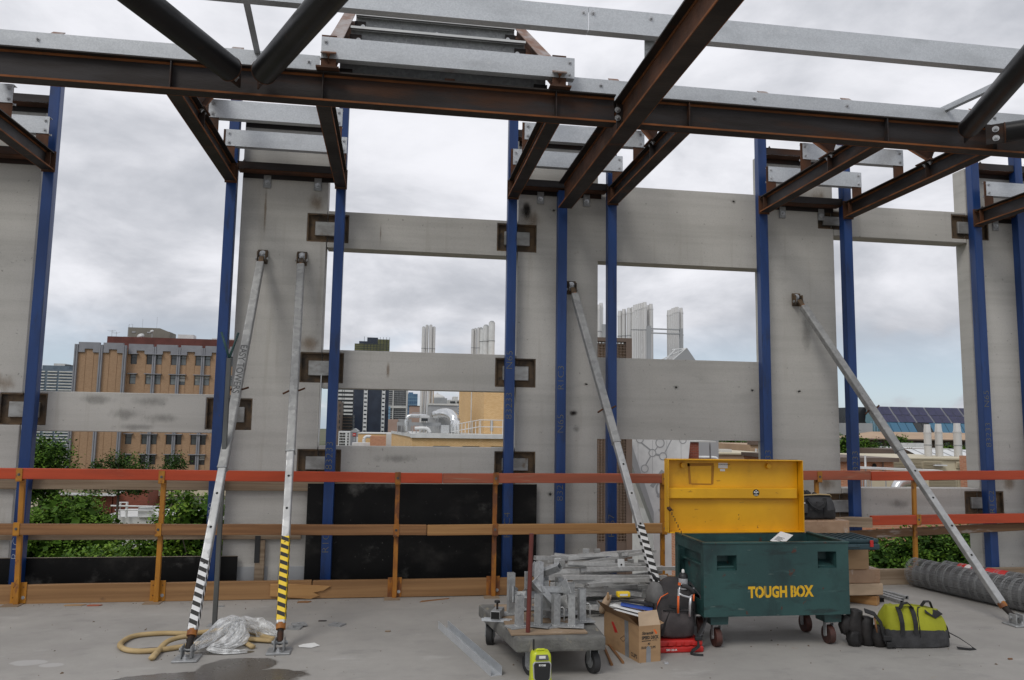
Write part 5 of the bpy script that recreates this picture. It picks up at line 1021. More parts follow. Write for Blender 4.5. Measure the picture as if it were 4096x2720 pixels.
rg = [[(x, y, z) for x, y, z in q] for q in (([(.27, 6.69, .0), (.29, 6.70, .012), (.30, 6.72, .0)]), ([(.52, 6.80, .0), (.525, 6.805, .008), (.53, 6.82, .0)]))]; tag(MB().loft(rg).build('timber_sliver', 'rail timber', None, org=(.4, 6.75, 0)), 'thin dark timber sliver on the floor in front of the black sheet', 'timber sliver')
for i, (x, y, l, w, mt, lab) in enumerate(((-2.42, 6.80, .16, .03, 'cardboard', 'brown scrap against the toe board, first from the left'), (-2.27, 6.78, .11, .03, 'faded orange timber', 'brown scrap against the toe board, second from the left'), (-.66, 6.77, .11, .035, 'rail timber', 'timber chip below the splintered board'), (-1.29, 6.67, .05, .012, 'galv dull', 'small dark clip on the floor near the second post'), (.02, 5.78, .04, .012, 'weathered timber', 'tiny wood chip on the bare floor left of the channel'), (4.02, 4.72, .035, .014, 'rail timber', 'tiny brown stub on the floor right of the lime bag'), (1.74, 4.86, .03, .03, 'galv', 'flat round washer beside the open carton'), (-.46, 6.12, .06, .006, 'steel flange', 'thin dark nail on the floor between the washers'))):
    rg = [(x-l/2, y-w/2), (x+l*.3, y-w*.6), (x+l/2, y+w*.2), (x+l*.1, y+w/2), (x-l*.4, y+w*.4)]; tag(MB().prism(rg, .001, .008, 'z').build('scrap', mt, None, org=(x, y, 0)), lab, 'scrap')
# grit, screws and crumbs swept along the slab edge
m = MB(); rg_ = random.Random(5)
for i in range(420):
    if i < 230: x, y = rg_.uniform(-4, 4.5), 6.86-abs(rg_.gauss(0, .10))
    else: x, y = rg_.uniform(-2.6, 4.6), rg_.uniform(4.3, 6.6)
    s = rg_.uniform(.002, .006) if i < 380 else rg_.uniform(.006, .011); a = rg_.uniform(0, 3.14); c, sn = math.cos(a)*s, math.sin(a)*s; k = rg_.uniform(.4, 1.6)
    m.add([(x+c*k, y+sn*k, .0005), (x-sn, y+c, .0005), (x-c*k, y-sn*k, .0005), (x+sn, y-c, .0005), (x, y, s*.8)], [(0, 1, 4), (1, 2, 4), (2, 3, 4), (3, 0, 4)])
stuff(tag(m.build('grit', 'burnt steel', None, weld=False), 'fine grit and crumbs scattered over the slab', 'grit'))

# ================================================================== town beyond the wall
GZ = -12.
def bld(name, label, x0, x1, y0, dep, z1, mat, z0=GZ, cat='building', group=None):
    t = thing(name, label, cat, ((x0+x1)/2, y0, z0), group); return t
# ---- tan brick office block, left
t = thing('brick_office', 'tan brick office block with grey piers and red roof edge at the left', 'building', (-35, 136, GZ))
PX = [-50.7, -46.95, -43.33, -39.0, -35.17, -31.33, -27.4, -23.5]
gr = [(x-.06, x+.06, GZ, 13.0, .05) for x in (-49.25, -48.05, -45.65, -44.45)]
MB().relief(-50.6, -43.15, GZ, 13.2, 135, 150, gr).build('wall', 'tan brick', t)
wins = []
for r_ in range(7):
    zt = 12.42-3.26*r_
    wins.append((-42.72, -41.73, zt-1.6, zt))
    for p in PX[3:]: wins += [(p-1.24, p-.27, zt-1.6, zt), (p+.17, p+1.14, zt-1.6, zt)]
gr = [(p+s-.05, p+s+.05, GZ, 12.9, .05) for p in PX[3:] for s in (-1.3, 1.22)]
MB().relief(-43.14, -21, GZ, 13.2, 135.9, 150, gr+[(a, b, c, d, .30) for a, b, c, d in wins]).build('wall', 'tan brick', t)
for i, (a, b, c, d) in enumerate(wins):
    row = i//(1+2*len(PX[3:])); dark = row > 2 or i in (0, 1)
    f = MB().relief(a, b, c, d, 136.05, 136.19, [(a+.07, b-.07, c+.07, d-.55, None), (a+.07, b-.07, d-.48, d-.07, None)]).build('window', 'bg dark', t)
    B('pane', R.choice(('pane dark', 'pane dark', 'pane mid')) if dark else R.choice(('pane', 'pane', 'pane mid')), f, a+.05, b-.05, 136.12, 136.14, c+.05, d-.05)  # upper rows: paler base colour paints in their reflection
    if R.random() < .3: B('blind', 'bg light', f, a+.07, b-.07, 136.10, 136.115, d-R.uniform(.5, 1.1), d-.07)
    if i % 2 == 1 or i < 1: pass
for r_ in range(7):
    zt = 12.42-3.26*r_
    B('sunshade', 'fascia grey', t, -42.9, -41.5, 135.35, 135.89, zt+.02, zt+.14)
    for p in PX[3:]: B('sunshade', 'fascia grey', t, p-1.35, p+1.3, 135.30, 135.89, zt+.02, zt+.14)
for i, p in enumerate(PX):
    y = 134.6 if i < 3 else 135.5
    MB().box(p-.26, p-.06, y, y+.45, GZ, 13.75).box(p+.06, p+.26, y, y+.45, GZ, 13.75).box(p-.06, p+.06, y+.1, y+.45, GZ, 13.7).build('pier', 'fascia grey', t)
for a, b in zip(PX[:-1], PX[1:]):
    y = 134.75 if b < -43 else 135.6
    mid = (a+b)/2; n0, n1 = mid-.62, mid+.62
    MB().relief(a+.29, b-.29, 12.48, 14.12, y, y+.6, [(n0, n1, 12.4, 13.05, None)]).build('fascia', 'fascia grey', t)
rf = B('roof_parapet', 'roof red', t, -47.95, -21, 140, 149, 13.5, 15.7)
pl = MB().prism([(-46.2, 15.7), (-40.9, 15.7), (-39.2, 15.7), (-39.2, 17.25), (-39.5, 17.3), (-40.9, 17.85), (-46.2, 17.85)], 144.5, 148.5, 'y').build('plant_room', 'plant grey', t)
for x in (-45.5, -43.0): B('vent', 'bg grey', pl, x, x+.6, 144.42, 144.49, 16.9, 17.15)
B('roof_box', 'white metal', t, -37.2, -34.6, 142, 144, 15.7, 16.6); B('roof_box', 'white metal', t, -31.5, -27, 142, 144, 15.7, 16.1)
for x, z, r_ in ((-42.9, 15.95, .62), (-41.15, 16.85, .32)):
    rg = [[Vector((x, 141, z))+Vector((math.cos(a)*r_*q, -dd, math.sin(a)*r_*q*.75+.2*math.cos(a)*r_*q)) for a in [2*math.pi*k/20 for k in range(20)]] for q, dd in ((1, .22), (.8, .1), (.5, .03), (.1, 0))]
    MB().loft(rg).build('dish', 'white metal', t, smooth=True); MB().tube((x, 141.05, 15.7), (x, 141.05, z), .06, 8).build('dish_mast', 'bg grey', t)
m = MB()
for x, z in ((-47.6, 16.9), (-46.9, 16.6), (-45.0, 15.9)): m.tube((x, 141, 15.4), (x, 141, z), .03, 6).bar((x-.75, 141, z-.1), (x+.6, 141, z-.1), -.02, .02, 0, .03).bar((x-.5, 141, z-.3), (x+.3, 141, z-.3), -.015, .015, 0, .02)
m.build('aerial', 'bg grey', t); MB().path([(-45.9, 144, 15.7), (-45.9, 144, 18.3), (-45.3, 144, 18.35), (-45.3, 144, 17.8)], .035, 6).build('roof_ladder', 'bg grey', t)
MB().tube((-41.9, 146, 17.8), (-41.9, 146, 20), .02, 5).tube((-44.3, 146, 17.8), (-44.3, 146, 19.6), .02, 5).build('mast', 'bg grey', t)

# ---- towers: each storey's band or balcony is real geometry
def tower(name, label, x0, x1, y, z1, wall, bands=None, cols=None, fh=3.2, dep=24, z0=GZ, bm='bg light', bproj=.5, bh=1.0, skip=(), topc=None):
    t = thing(name, label, 'building', ((x0+x1)/2, y, z0)); B('core', wall, t, x0, x1, y, y+dep, z0, z1)
    z = z1-fh; i = 0
    while z > max(z0, -14):
        if bands:
            for a, b in bands: B('floor_band', bm, t, x0+(x1-x0)*a, x0+(x1-x0)*b, y-bproj, y-.01, z, z+bh)
        if cols:
            for a, b, q in cols: B('balcony', bm, t, x0+(x1-x0)*a+(.0 if (i+q) % 2 else (x1-x0)*.0), x0+(x1-x0)*b, y-.6, y-.01, z, z+bh)
        z -= fh; i += 1
    return t
tower('apartment_tower', 'pale blue apartment slab far off at the left edge', -190, -158.4, 420, 26.8, 'bg slate', [(0, .44), (.47, .58), (.62, .76), (.79, 1)], None, 1.5, 30, bm='bg light', bh=.55)
_q = thing('rooftop_storey', 'stepped rooftop storeys on the far left apartment slab', 'building', (-168, 430, 26.8)); B('storey', 'bg slate', _q, -174, -161.5, 422, 440, 26.81, 28.8); B('storey', 'bg light', _q, -169.6, -164.4, 424, 438, 28.81, 30.0); B('storey', 'bg dark', _q, -164.3, -161.4, 424, 438, 28.81, 29.4)
tower('brown_tower', 'brown tower partly hidden by the blue column of the city window', -29, -24.2, 380, 12.5, 'bg brown', [(0, .12), (.3, .42), (.6, .72), (.9, 1)], None, 2.6, 20, bm='bg dark', bproj=.1, bh=1.4)
tower('white_grid_tower', 'tower with staggered white balcony strips in the city window', -40, -25.0, 520, 38, 'bg dark', None, [(.22, .50, 0), (.52, .58, 1), (.60, .97, 0), (.14, .20, 1)], 2.55, 24, bm='white metal', bh=1.25)
tower('low_dark_block', 'low dark block with brown slab front before the white-striped tower', -25.6, -19.2, 400, 6.4, 'bg dark', [(.06, .95)], None, 1.5, 18, bm='bg brown', bproj=.3, bh=.35)
t = tower('navy_tower', 'tall navy tower with two white balcony columns and green glass crown', -21.6, -2.1, 450, 42.5, 'bg navy', None, [(.285, .39, 0), (.80, .895, 0)], 2.32, 26, bm='white metal', bh=1.5)
for a, b in ((.285, .39), (.80, .895)):
    xa, xb = -21.6+19.5*a, -21.6+19.5*b; z = 40.0
    MB().box(xa, xa+.25, 449.3, 449.39, -12, 42).box(xb-.25, xb, 449.3, 449.39, -12, 42).build('balcony_edge', 'white metal', t)
cr = B('glass_crown', 'bg olive', t, -22.2, -2.8, 449.5, 474, 42.6, 47.4)
for i in range(9): B('crown_fin', 'bg dark', t, -17+i*1.78, -16.8+i*1.78, 448.9, 449.45, 42.6, 51.4 if i in (0, 5, 6, 7, 8) else 50)
for i in range(4): B('crown_band', 'bg navy', t, -22.3, -2.7, 449.3, 449.49, 43.4+i*1.2, 43.55+i*1.2)
B('roof_plant', 'bg navy', t, -20.0, -4, 455, 470, 47.41, 49.4); B('roof_plant', 'bg navy', t, -15.5, -9.4, 456, 468, 49.41, 51.8); B('crown_screen', 'bg olive', t, -9.3, -2.8, 449.6, 450.2, 47.41, 50.2)
t = tower('grey_grid_tower', 'grey gridded tower beside the navy tower in the city window', -4.2, 11.6, 600, 42, 'bg grey', [(.0, .26), (.34, .93)], None, 1.55, 26, bm='bg dark', bproj=.12, bh=.75)
B('light_strip', 'bg light', t, .1, .9, 599, 599.8, -8, 42); B('light_band', 'bg light', t, -3.5, 10.8, 598.9, 599.7, 14.5, 16.2); B('light_strip', 'bg light', t, 10.2, 11.4, 599, 599.8, -8, 42)
for i in range(8): B('mullion', 'bg grey', t, 1.4+i*1.15, 1.5+i*1.15, 599.4, 599.86, -8, 42)
t = tower('blue_glass_tower', 'blue glass tower right of the grey gridded tower', 13.4, 22.0, 700, 29.6, 'bg blue', [(0, 1)], None, 3.2, 20, bm='bg sky blue', bproj=.1, bh=.5); B('roof_plant', 'bg blue', t, 14, 18, 702, 716, 29.61, 31)
for i in range(4): B('mullion', 'bg sky blue', t, 15+i*1.8, 15.15+i*1.8, 699.5, 699.88, -10, 29.4)
tower('light_blue_sliver', 'narrow light blue glass building right of the navy tower', -2.0, -1.0, 440, 11.9, 'bg sky blue', [(0, 1)], None, 2.0, 12, bm='bg blue', bproj=.1, bh=.5)
t = thing('pink_building', 'plain pinkish building behind the first chimney cluster', 'building', (10, 350, GZ)); B('wall', 'pink render', t, 7.8, 13.5, 350, 370, GZ, 10.0); B('roof', 'bg brown', t, 7.6, 13.7, 349.8, 370, 10.01, 10.3)
t = thing('domed_building', 'grey building with a pale domed roof in the city window', 'building', (33, 550, GZ)); B('wall', 'bg grey', t, 27.0, 37.9, 550, 570, GZ, 21); MB().loft([sect(31.5, 560, a, a, z, 20, 2.) for a, z in ((5.6, 21.0), (5.2, 22.2), (3.6, 23.2), (1.5, 24.0), (.6, 24.6), (.3, 25.3))]).build('dome', 'bg light', t, smooth=True)
t = tower('balcony_flats', 'cream block of flats with dark balconies right of the domed building', 35.5, 45.2, 500, 18.3, 'bg light', None, [(.08, .42, 0), (.55, .92, 1)], 1.85, 16, bm='bg dark', bh=.9, bproj=.3); B('roof_plant', 'bg light', t, 38.5, 41.5, 502, 512, 18.31, 20.4)
tower('small_glass_office', 'small glass office with white bands left of the yellow brick block', 33.3, 38.8, 400, 12.0, 'bg blue', [(0, 1)], None, 1.25, 14, bm='bg light', bproj=.1, bh=.45)
t = thing('crane_jib', 'thin red and white crane jib above the flats', 'crane', (46, 520, 10)); MB().tube((43.5, 520, 17.0), (47.6, 520, 23.5), .14, 5).tube((43.5, 520, 17.5), (47.6, 520, 24), .14, 5).build('jib', 'pink render', t); MB().tube((-30, 800, 30), (-30, 800, 75), .3, 5).build('mast', 'bg grey', t)
# hotel
t = thing('hotel', 'small white hotel with a red square sign and vertical lettering', 'building', (-16, 300, GZ)); B('wall', 'white metal', t, -19.5, -12.4, 300, 314, GZ, -1.0)
MB().prism([(-15.1, -1.3), (-12.2, -1.3), (-12.2, -.9), (-13.6, .15), (-15.1, -.9)], 298.6, 312, 'y').build('gable', 'bg grey', t); B('tower_front', 'fascia grey', t, -15.05, -12.25, 298.7, 299.9, GZ, -1.31); B('white_strip', 'white metal', t, -12.8, -12.25, 298.5, 298.69, GZ, -3.0)
B('sign_panel', 'red plastic', t, -14.2, -13.05, 298.45, 298.59, -2.75, -1.6); text('ibis', .62, (-13.63, 298.43, -2.4), 'label white', t, 'lettering', bold=.01, align='CENTER', ext=.01)
for i, c in enumerate('HOTEL'): text(c, .62, (-13.6, 298.65, -3.6-.62*i), 'label white', t, 'lettering', align='CENTER', ext=.01)
for r_ in range(7):
    for x in (-19.1, -18.55, -18.0, -17.45, -16.2): B('window', 'pane dark', t, x, x+.42, 299.9, 299.99, -2.2-1.0*r_, -1.55-1.0*r_)
# ---- low roofs in the city window
t = thing('orange_roof_block', 'low orange brick roofline with a white pipe arc below the hotel', 'building', (-2, 110, GZ)); B('wall', 'yellow brick', t, -4.5, 2.0, 110, 125, GZ, .25); B('coping', 'bg light', t, -4.6, 2.1, 109.9, 125, .251, .36)
MB().path(smooth_path([(-3.6, 108, -1.1), (-3.62, 108, -.45), (-3.3, 108, -.10), (-2.7, 108, -.12)]), .22, 12).build('roof_pipe', 'white metal', t, smooth=True); B('roof_box', 'orange brick', t, -2.6, -.68, 100, 104, -4, .08); B('roof_box', 'bg light', t, -.66, .1, 105, 108, -4, .33); B('white_unit', 'white metal', t, -5.0, -2.65, 104, 106, -4, -.85)
t = thing('brown_box_building', 'plain brownish block below the grey gridded tower', 'building', (0, 200, GZ)); B('wall', 'pink render', t, -.9, 1.6, 200, 212, GZ, 3.0); B('wall', 'bg grey', t, 1.61, 5.0, 203, 215, GZ, 3.1)
# yellow brick building with roof plant
t = thing('yellow_brick_building', 'yellow brick building with white stained parapet in the city window', 'building', (6, 66, GZ))
MB().relief(1.545, 14, GZ, .545, 60.1, 80, [(a, a+1.32, -1.6, -.04, .3) for a in (3.15, 5.4, 7.6, 9.8)]).build('wall', 'yellow brick', t); 
for a in (3.15, 5.4, 7.6, 9.8): B('window', 'pane', t, a+.02, a+1.3, 60.3, 60.38, -1.58, -.06)
MB().box(1.45, 14.05, 59.9, 60.4, .55, .86).box(1.45, 1.85, 60.41, 84, .55, .86).build('parapet', 'white metal', t)
for i in range(6): B('side_pier', 'yellow brick', t, .1+i*.27, .17+i*.27, 84-4*i, 84.6-4*i, GZ, .52)
MB().add([(1.545, 60.5, GZ), (.02, 86, GZ), (.02, 86, .78), (1.545, 60.5, .54)], [(0, 1, 2, 3)]).build('side_wall', 'yellow brick', t); MB().add([(1.45, 60.3, .6), (-.05, 86, .6), (-.05, 86, .88), (1.45, 60.3, .86)], [(0, 1, 2, 3)]).build('side_coping', 'white metal', t)
B('roof', 'bg light', t, 1.6, 14, 62, 88, .4, .82)
t2 = thing('stair_tower', 'tall yellow brick stair tower with a white downpipe', 'building', (9, 72, .8)); B('wall', 'yellow brick', t2, 8.16, 15, 70, 80, .83, 6.5); MB().add([(8.159, 70.01, .83), (6.9, 82, .83), (6.9, 82, 6.5), (8.159, 70.01, 6.5)], [(0, 1, 2, 3)]).build('side_wall', 'yellow brick', t2); MB().tube((7.55, 75.4, .9), (7.55, 75.4, 6.5), .06, 8).build('downpipe', 'white metal', t2); B('door', 'bg grey', t2, 8.75, 8.98, 69.93, 69.99, 1.1, 2.0)
rl = thing('roof_railing', 'white tubular railing on the yellow brick roof', 'railing', (7, 63, .8))
m = [(5.0, 1.03), (9.6, 1.03)]
for i in range(9): MB().tube((5.0+i*.25, 66-i*.35, .83), (5.0+i*.25, 66-i*.35, 1.55+.05*i), .028, 6).build('post', 'white metal', rl)
for i in range(4): MB().tube((7.1+i*.9, 63.1, .83), (7.1+i*.9, 63.1, 2.0), .03, 6).build('post', 'white metal', rl)
for z in (1.45, 2.0): MB().path([(5.0, 66, z-.45), (7.0, 63.1, z), (10.5, 63.1, z)], .03, 6).build('rail', 'white metal', rl)
pt = thing('roof_plant', 'grey plant box with a shiny bent duct on the yellow brick roof', 'roof plant', (4.5, 70, .8)); B('plant_box', 'bg grey', pt, 3.35, 5.95, 72, 75, .83, 3.35); B('plant_lid', 'bg light', pt, 3.28, 6.02, 71.9, 75, 3.351, 3.5)
MB().loft([[(x+a, y, z) for a, y, z in ()] for x in ()], cap=False) if 0 else None
dp = [Vector(p) for p in ((4.1, 71, 2.3), (4.55, 70.3, 2.55), (5.05, 69.4, 2.35), (5.4, 68.9, 1.8), (5.45, 68.7, .9))]
MB().path(smooth_path([(3.9, 71.6, 2.45), (4.5, 70.6, 2.6), (5.05, 69.6, 2.5), (5.45, 69.0, 2.1), (5.5, 68.8, 1.5), (5.5, 68.8, .85)], 4), .45, 16).build('duct', 'duct silver', pt, smooth=True); B('duct_collar', 'duct silver', pt, 4.2, 4.9, 67.5, 68.4, .85, 1.55)
MB().path(smooth_path([(1.25, 68, .9), (1.22, 68, 1.6), (1.3, 68, 2.1), (1.6, 68, 2.3), (2.3, 68, 2.32), (2.9, 68, 2.3)]), .16, 12).build('pipe', 'duct silver', pt, smooth=True); MB().path(smooth_path([(1.9, 66, 1.25), (2.6, 66, 1.27), (3.0, 66, 1.2), (3.2, 66, .9)]), .13, 12).build('pipe', 'white metal', pt, smooth=True)
B('walkway', 'bg grey', pt, .45, 4.2, 68, 69.2, 1.45, 1.75); B('fan_unit', 'bg dark', pt, 2.5, 3.05, 67.6, 67.95, 1.85, 2.1); B('fan_unit', 'white metal', pt, 2.4, 3.2, 67.6, 68.6, 2.11, 2.35)
for i in range(12): MB().tube((.5+i*.32, 67.9, .83), (.5+i*.32, 67.9, 1.46), .035, 6).build('leg', 'bg grey', pt)
MB().path([(1.6, 67.4, 1.76), (1.7, 67.4, 2.55), (3.6, 67.4, 2.55), (3.9, 67.4, 2.4), (3.9, 67.4, 1.76)], .025, 6).path([(1.65, 67.4, 2.15), (3.9, 67.4, 2.15)], .02, 6).build('guard_rail', 'bg grey', pt)
# ---- flue clusters
def flues(label, xs, y, z0, z1s, r, cone=True, band=None, mat='flue steel', ys=None):
    t = thing('flue_cluster', label, 'chimney flues', (sum(xs)/len(xs), y, z0))
    for i, x in enumerate(xs):
        zt = z1s[i] if isinstance(z1s, (list, tuple)) else z1s; yy = (ys[i] if ys else y+(i % 2)*r*1.2)
        f = MB().tube((x, yy, z0), (x, yy, zt), r, 16).build('flue', mat, t, smooth='auto')
        if cone: MB().tube((x, yy, zt+.001), (x, yy, zt+r*2.4), r*1.0, 16, r*.8).tube((x, yy, zt-.03), (x, yy, zt+.03), r*1.12, 16).build('cowl', mat, f, smooth='auto')
        else: MB().tube((x, yy, zt+.001), (x, yy, zt+r*.5), r*.92, 16, r*.5).build('cap', 'galv dull', f, smooth='auto')
        for bz in (band or ()): MB().tube((x, yy, bz), (x, yy, bz+.07), r*1.08, 16).build('joint_band', 'galv dull', f, smooth='auto')
    return t
flues('four tall stainless flues behind the roof plant in the city window', [2.78, 3.12, 3.48, 3.80], 76, .8, [11.0, 11.2, 11.2, 11.05], .16, False, (5.0, 8.9))
flues('slim stainless flues beside the pale round stack', [7.40, 7.66, 7.95, 8.2], 74, 6.51, [10.7, 10.8, 10.85, 10.9], .14, False, (8.9,))
t = flues('fat pale round stack next to the slim flues', [8.35, 8.62, 9.1], 73, 6.51, [10.7, 11.0, 11.3], .30, False, (9.5,), 'white metal', [74, 73.6, 73])
# ---- right-hand view through the stacked openings
t = thing('lattice_screen', 'brown lattice screen seen through the stacked openings', 'screen', (9.8, 34, GZ)); LXa, LXb = 8.2, 10.35
m = MB()
z = -3.5
while z < 5.35: m.box(LXa, LXb, 34, 34.06, z, z+.032); z += .128
x = LXa
while x < LXb: m.box(x, x+.028, 34.005, 34.065, -3.5, 5.35); x += .148
stuff(m.build('lattice', 'lattice brown', t, weld=False)); B('backing', 'bg tan', t, LXa, LXb, 34.25, 34.3, GZ, 5.3); B('frame', 'bg brown', t, LXb+.001, LXb+.27, 33.9, 34.3, GZ, 5.53); B('frame', 'bg brown', t, LXa, LXb, 33.9, 34.3, 5.36, 5.53); B('base', 'bg brown', t, LXa, LXb, 33.95, 34.2, GZ, -3.51)
flues('cluster of short flues just above the lattice screen', [14.72, 14.98, 15.2, 15.45], 50, 4, [8.3, 9.0, 9.1, 9.15], .15, True, (7.6,), ys=[51, 50.5, 50.3, 50])
flues('dense row of tall stainless flues through the upper opening', [15.72, 15.88, 16.04, 16.2, 16.36, 16.52, 16.75, 16.95, 17.05], 50, 4, [9.2, 9.35, 9.4, 9.45, 9.5, 9.55, 9.4, 9.45, 9.5], .155, True, (8.0,), ys=[50, 50, 50, 50, 50, 49.9, 50.6, 50.5, 50.2])
flues('separate stainless flue cluster right of the dense row', [18.25, 18.4, 18.55, 18.7, 18.82, 19.0, 19.22], 50, 4, [9.1, 9.15, 9.25, 9.3, 9.35, 9.2, 9.35], .145, True, (7.8,), ys=[50, 50, 50, 50, 50, 50.6, 50.3])
flues('flue pair at the left edge of the upper opening', [13.38, 13.58], 50, 4, [9.3, 9.45], .145, True, (7.8,))
t = thing('tie_gantry', 'grey steel frame tying the two flue clusters together', 'frame', (17.5, 49, 4)); B('post', 'bg grey', t, 16.37, 16.63, 48.9, 49.1, 4, 8.2); B('post', 'bg grey', t, 18.62, 18.8, 48.9, 49.1, 4, 8.1); B('post', 'bg grey', t, 13.35, 13.65, 48.9, 49.1, 4, 8.2); B('tie', 'bg grey', t, 16.64, 18.61, 48.95, 49.05, 7.98, 8.06); B('tie', 'bg grey', t, 16.64, 18.61, 48.95, 49.05, 7.70, 7.78)
t = thing('gable_roof', 'grey gable end with open white rafters below the flues', 'building', (17.5, 46, 2)); MB().prism([(16.95, 5.6), (18.6, 5.6), (17.95, 6.5)], 46, 46.2, 'y').build('gable', 'bg grey', t); B('wall', 'bg grey', t, 13, 20, 46.2, 52, GZ, 5.59)
for a, b in (((16.2, 47, 5.6), (17.9, 46.1, 6.48)), ((16.6, 46.5, 5.6), (17.3, 46.4, 6.4)), ((17.2, 46.6, 6.42), (17.95, 46.1, 6.48)), ((16.9, 46.1, 5.6), (17.92, 46, 6.5))): MB().tube(a, b, .035, 6).build('rafter', 'white metal', t)
t = thing('printed_facade', 'white leaning facade printed with grey molecule rings', 'building', (13.5, 38, GZ))
MB().prism([(11.75, .95), (14.95, .95), (14.2, -6), (15.5, -12), (13.2, -12), (12.95, -2.6)], 38, 44, 'y').build('wall', 'white metal', t)
MB().prism([(11.35, .95), (11.74, .95), (12.94, -2.6), (12.94, -3.2)], 37.8, 38.4, 'y').build('fin', 'bg grey', t)
def ring(x, z, r_): 
    o = MB(); n = 28; o.add([(x+math.cos(2*math.pi*k_/n)*q, 37.985, z+math.sin(2*math.pi*k_/n)*q) for q in (r_, r_*.80) for k_ in range(n)], [(k_, (k_+1) % n, (k_+1) % n+n, k_+n) for k_ in range(n)]); o.build('printed_ring', 'bg grey', t, weld=False)
nodes = [(12.95, .28, .2), (13.5, .12, .2), (13.35, .78, .24), (12.3, .95, .2), (14.55, .95, .2), (12.55, -.5, .2), (13.6, -1.5, .5), (14.0, -2.4, .45)]
for q in nodes: ring(*q)
for a, b, w in (((12.35, .8), (12.85, .42), .07), ((13.1, .22), (13.35, .16), .1), ((13.1, .42), (13.25, .62), .05), ((13.6, .30), (13.95, .95), .05), ((12.85, .1), (12.6, -.32), .06), ((12.9, -1.4), (13.5, -.6), .2), ((13.3, -2.6), (14.2, -1.9), .2), ((13.2, -1.9), (13.9, -1.2), .14)):
    d = (Vector(b)-Vector(a)).normalized(); n_ = Vector((-d.y, d.x))*w/2; MB().add([((Vector(a)+n_).x, 37.99, (Vector(a)+n_).y), ((Vector(b)+n_).x, 37.99, (Vector(b)+n_).y), ((Vector(b)-n_).x, 37.99, (Vector(b)-n_).y), ((Vector(a)-n_).x, 37.99, (Vector(a)-n_).y)], [(0, 1, 2, 3)]).build('printed_bond', 'bg grey', t, weld=False)
for i in range(4): B('joint', 'bg grey', t, 12.2+i*.75, 12.212+i*.75, 37.992, 37.998, -1.2+i*.3, .9)
t = thing('red_brick_pier', 'red brick pier at the right of the printed facade', 'building', (15.4, 39, GZ)); B('wall', 'red brick', t, 15.1, 15.8, 39, 41, GZ, .83); B('coping', 'bg light', t, 14.9, 16.7, 38.9, 41, .831, .9)
t = thing('roof_post', 'thin grey post and beam above the yellow lid', 'post', (16.8, 40, -.5)); MB().tube((16.85, 40, -2), (16.85, 40, .9), .045, 8).build('post', 'bg grey', t); MB().path(smooth_path([(16.9, 42, -.07), (17.8, 42, -.07), (18.05, 42, -.12), (18.1, 42, -.3)]), .09, 10).build('pipe', 'white metal', t, smooth=True); B('meter_box', 'white metal', t, 17.0, 17.55, 45, 45.6, .25, .9)
t = thing('flat_roof_building', 'flat cream roof edge above the yellow lid', 'building', (27, 60, GZ)); B('wall', 'bg tan', t, 24.6, 31, 60, 70, GZ, -.45); B('roof_edge', 'bg cream', t, 24.5, 31.1, 59.8, 70, -.449, -.33); B('roof_unit', 'bg light', t, 27, 28, 62, 63, -.32, -.1); MB().tube((26.1, 61, -.32), (26.1, 61, .35), .06, 8).build('vent_pipe', 'white metal', t)
t = thing('brown_brick_building', 'brown brick building with a white tooth pattern behind the lid', 'building', (36, 70, GZ)); B('wall', 'bg tan', t, 33.4, 40, 70, 82, GZ, .15); B('parapet', 'bg brown', t, 33.4, 40, 69.8, 70.5, .151, .55)
for i in range(6): B('white_tooth', 'white metal', t, 33.9+i*.28, 34.05+i*.28, 69.9, 69.99, -.55, -.2)
# ---- far right
t = thing('solar_roof_building', 'long glass building with a dark solar-panel roof at the right', 'building', (120, 165, GZ))
for i in range(8):
    xa = 107.3+i*4.35
    for j, (za, zb) in enumerate(((5.55, 7.4), (3.9, 5.45))):
        ya = 163.5-(7.4-za)*.9; yb = 163.5-(7.4-zb)*.9
        for k_ in range(2):
            x0 = xa+.25+k_*1.98+(7.4-za)*.1; MB().add([(x0, ya-.06, za), (x0+1.93, ya-.06, za), (x0+1.83, yb-.06, zb), (x0-.1, yb-.06, zb)], [(0, 1, 2, 3)]).build('solar_panel', 'solar cell', t, weld=False)
MB().add([(107.2, 160.45, 3.86), (143, 160.45, 3.86), (142, 163.65, 7.42), (106.4, 163.65, 7.42)], [(0, 1, 2, 3)]).build('roof_frame', 'fascia grey', t)
for i in range(18):
    xa = 107.6+i*1.95; MB().add([(xa, 160.4, 3.84), (xa+1.85, 160.4, 3.84), (xa+2.2, 158.8, 1.2), (xa+.35, 158.8, 1.2)], [(0, 1, 2, 3)]).build('glass_panel', 'pane blue' if i % 7 not in (4, 5) else 'pane dark', t, weld=False)
MB().add([(106.4, 163.65, 7.4), (107.2, 160.4, 3.86), (107.9, 158.8, 1.2), (104.2, 158.8, 1.2), (104.2, 161, 4.0)], [(0, 1, 2, 3, 4)]).build('glass_end', 'pane teal', t, weld=False); B('core', 'bg dark', t, 104.5, 143, 164, 178, GZ, 7.2); B('plinth', 'bg grey', t, 104, 143, 159.5, 163.9, GZ, 1.19)
for i in range(5): MB().tube((104.3+i*.7, 158.7, 1.2), (104.6+i*.65, 159.5, 4.0), .06, 5).build('mullion', 'bg sky blue', t)
t = thing('grey_block', 'plain grey block left of the solar-roof building', 'building', (97, 150, GZ)); B('wall', 'bg grey', t, 94, 98.7, 150, 160, GZ, 3.4)
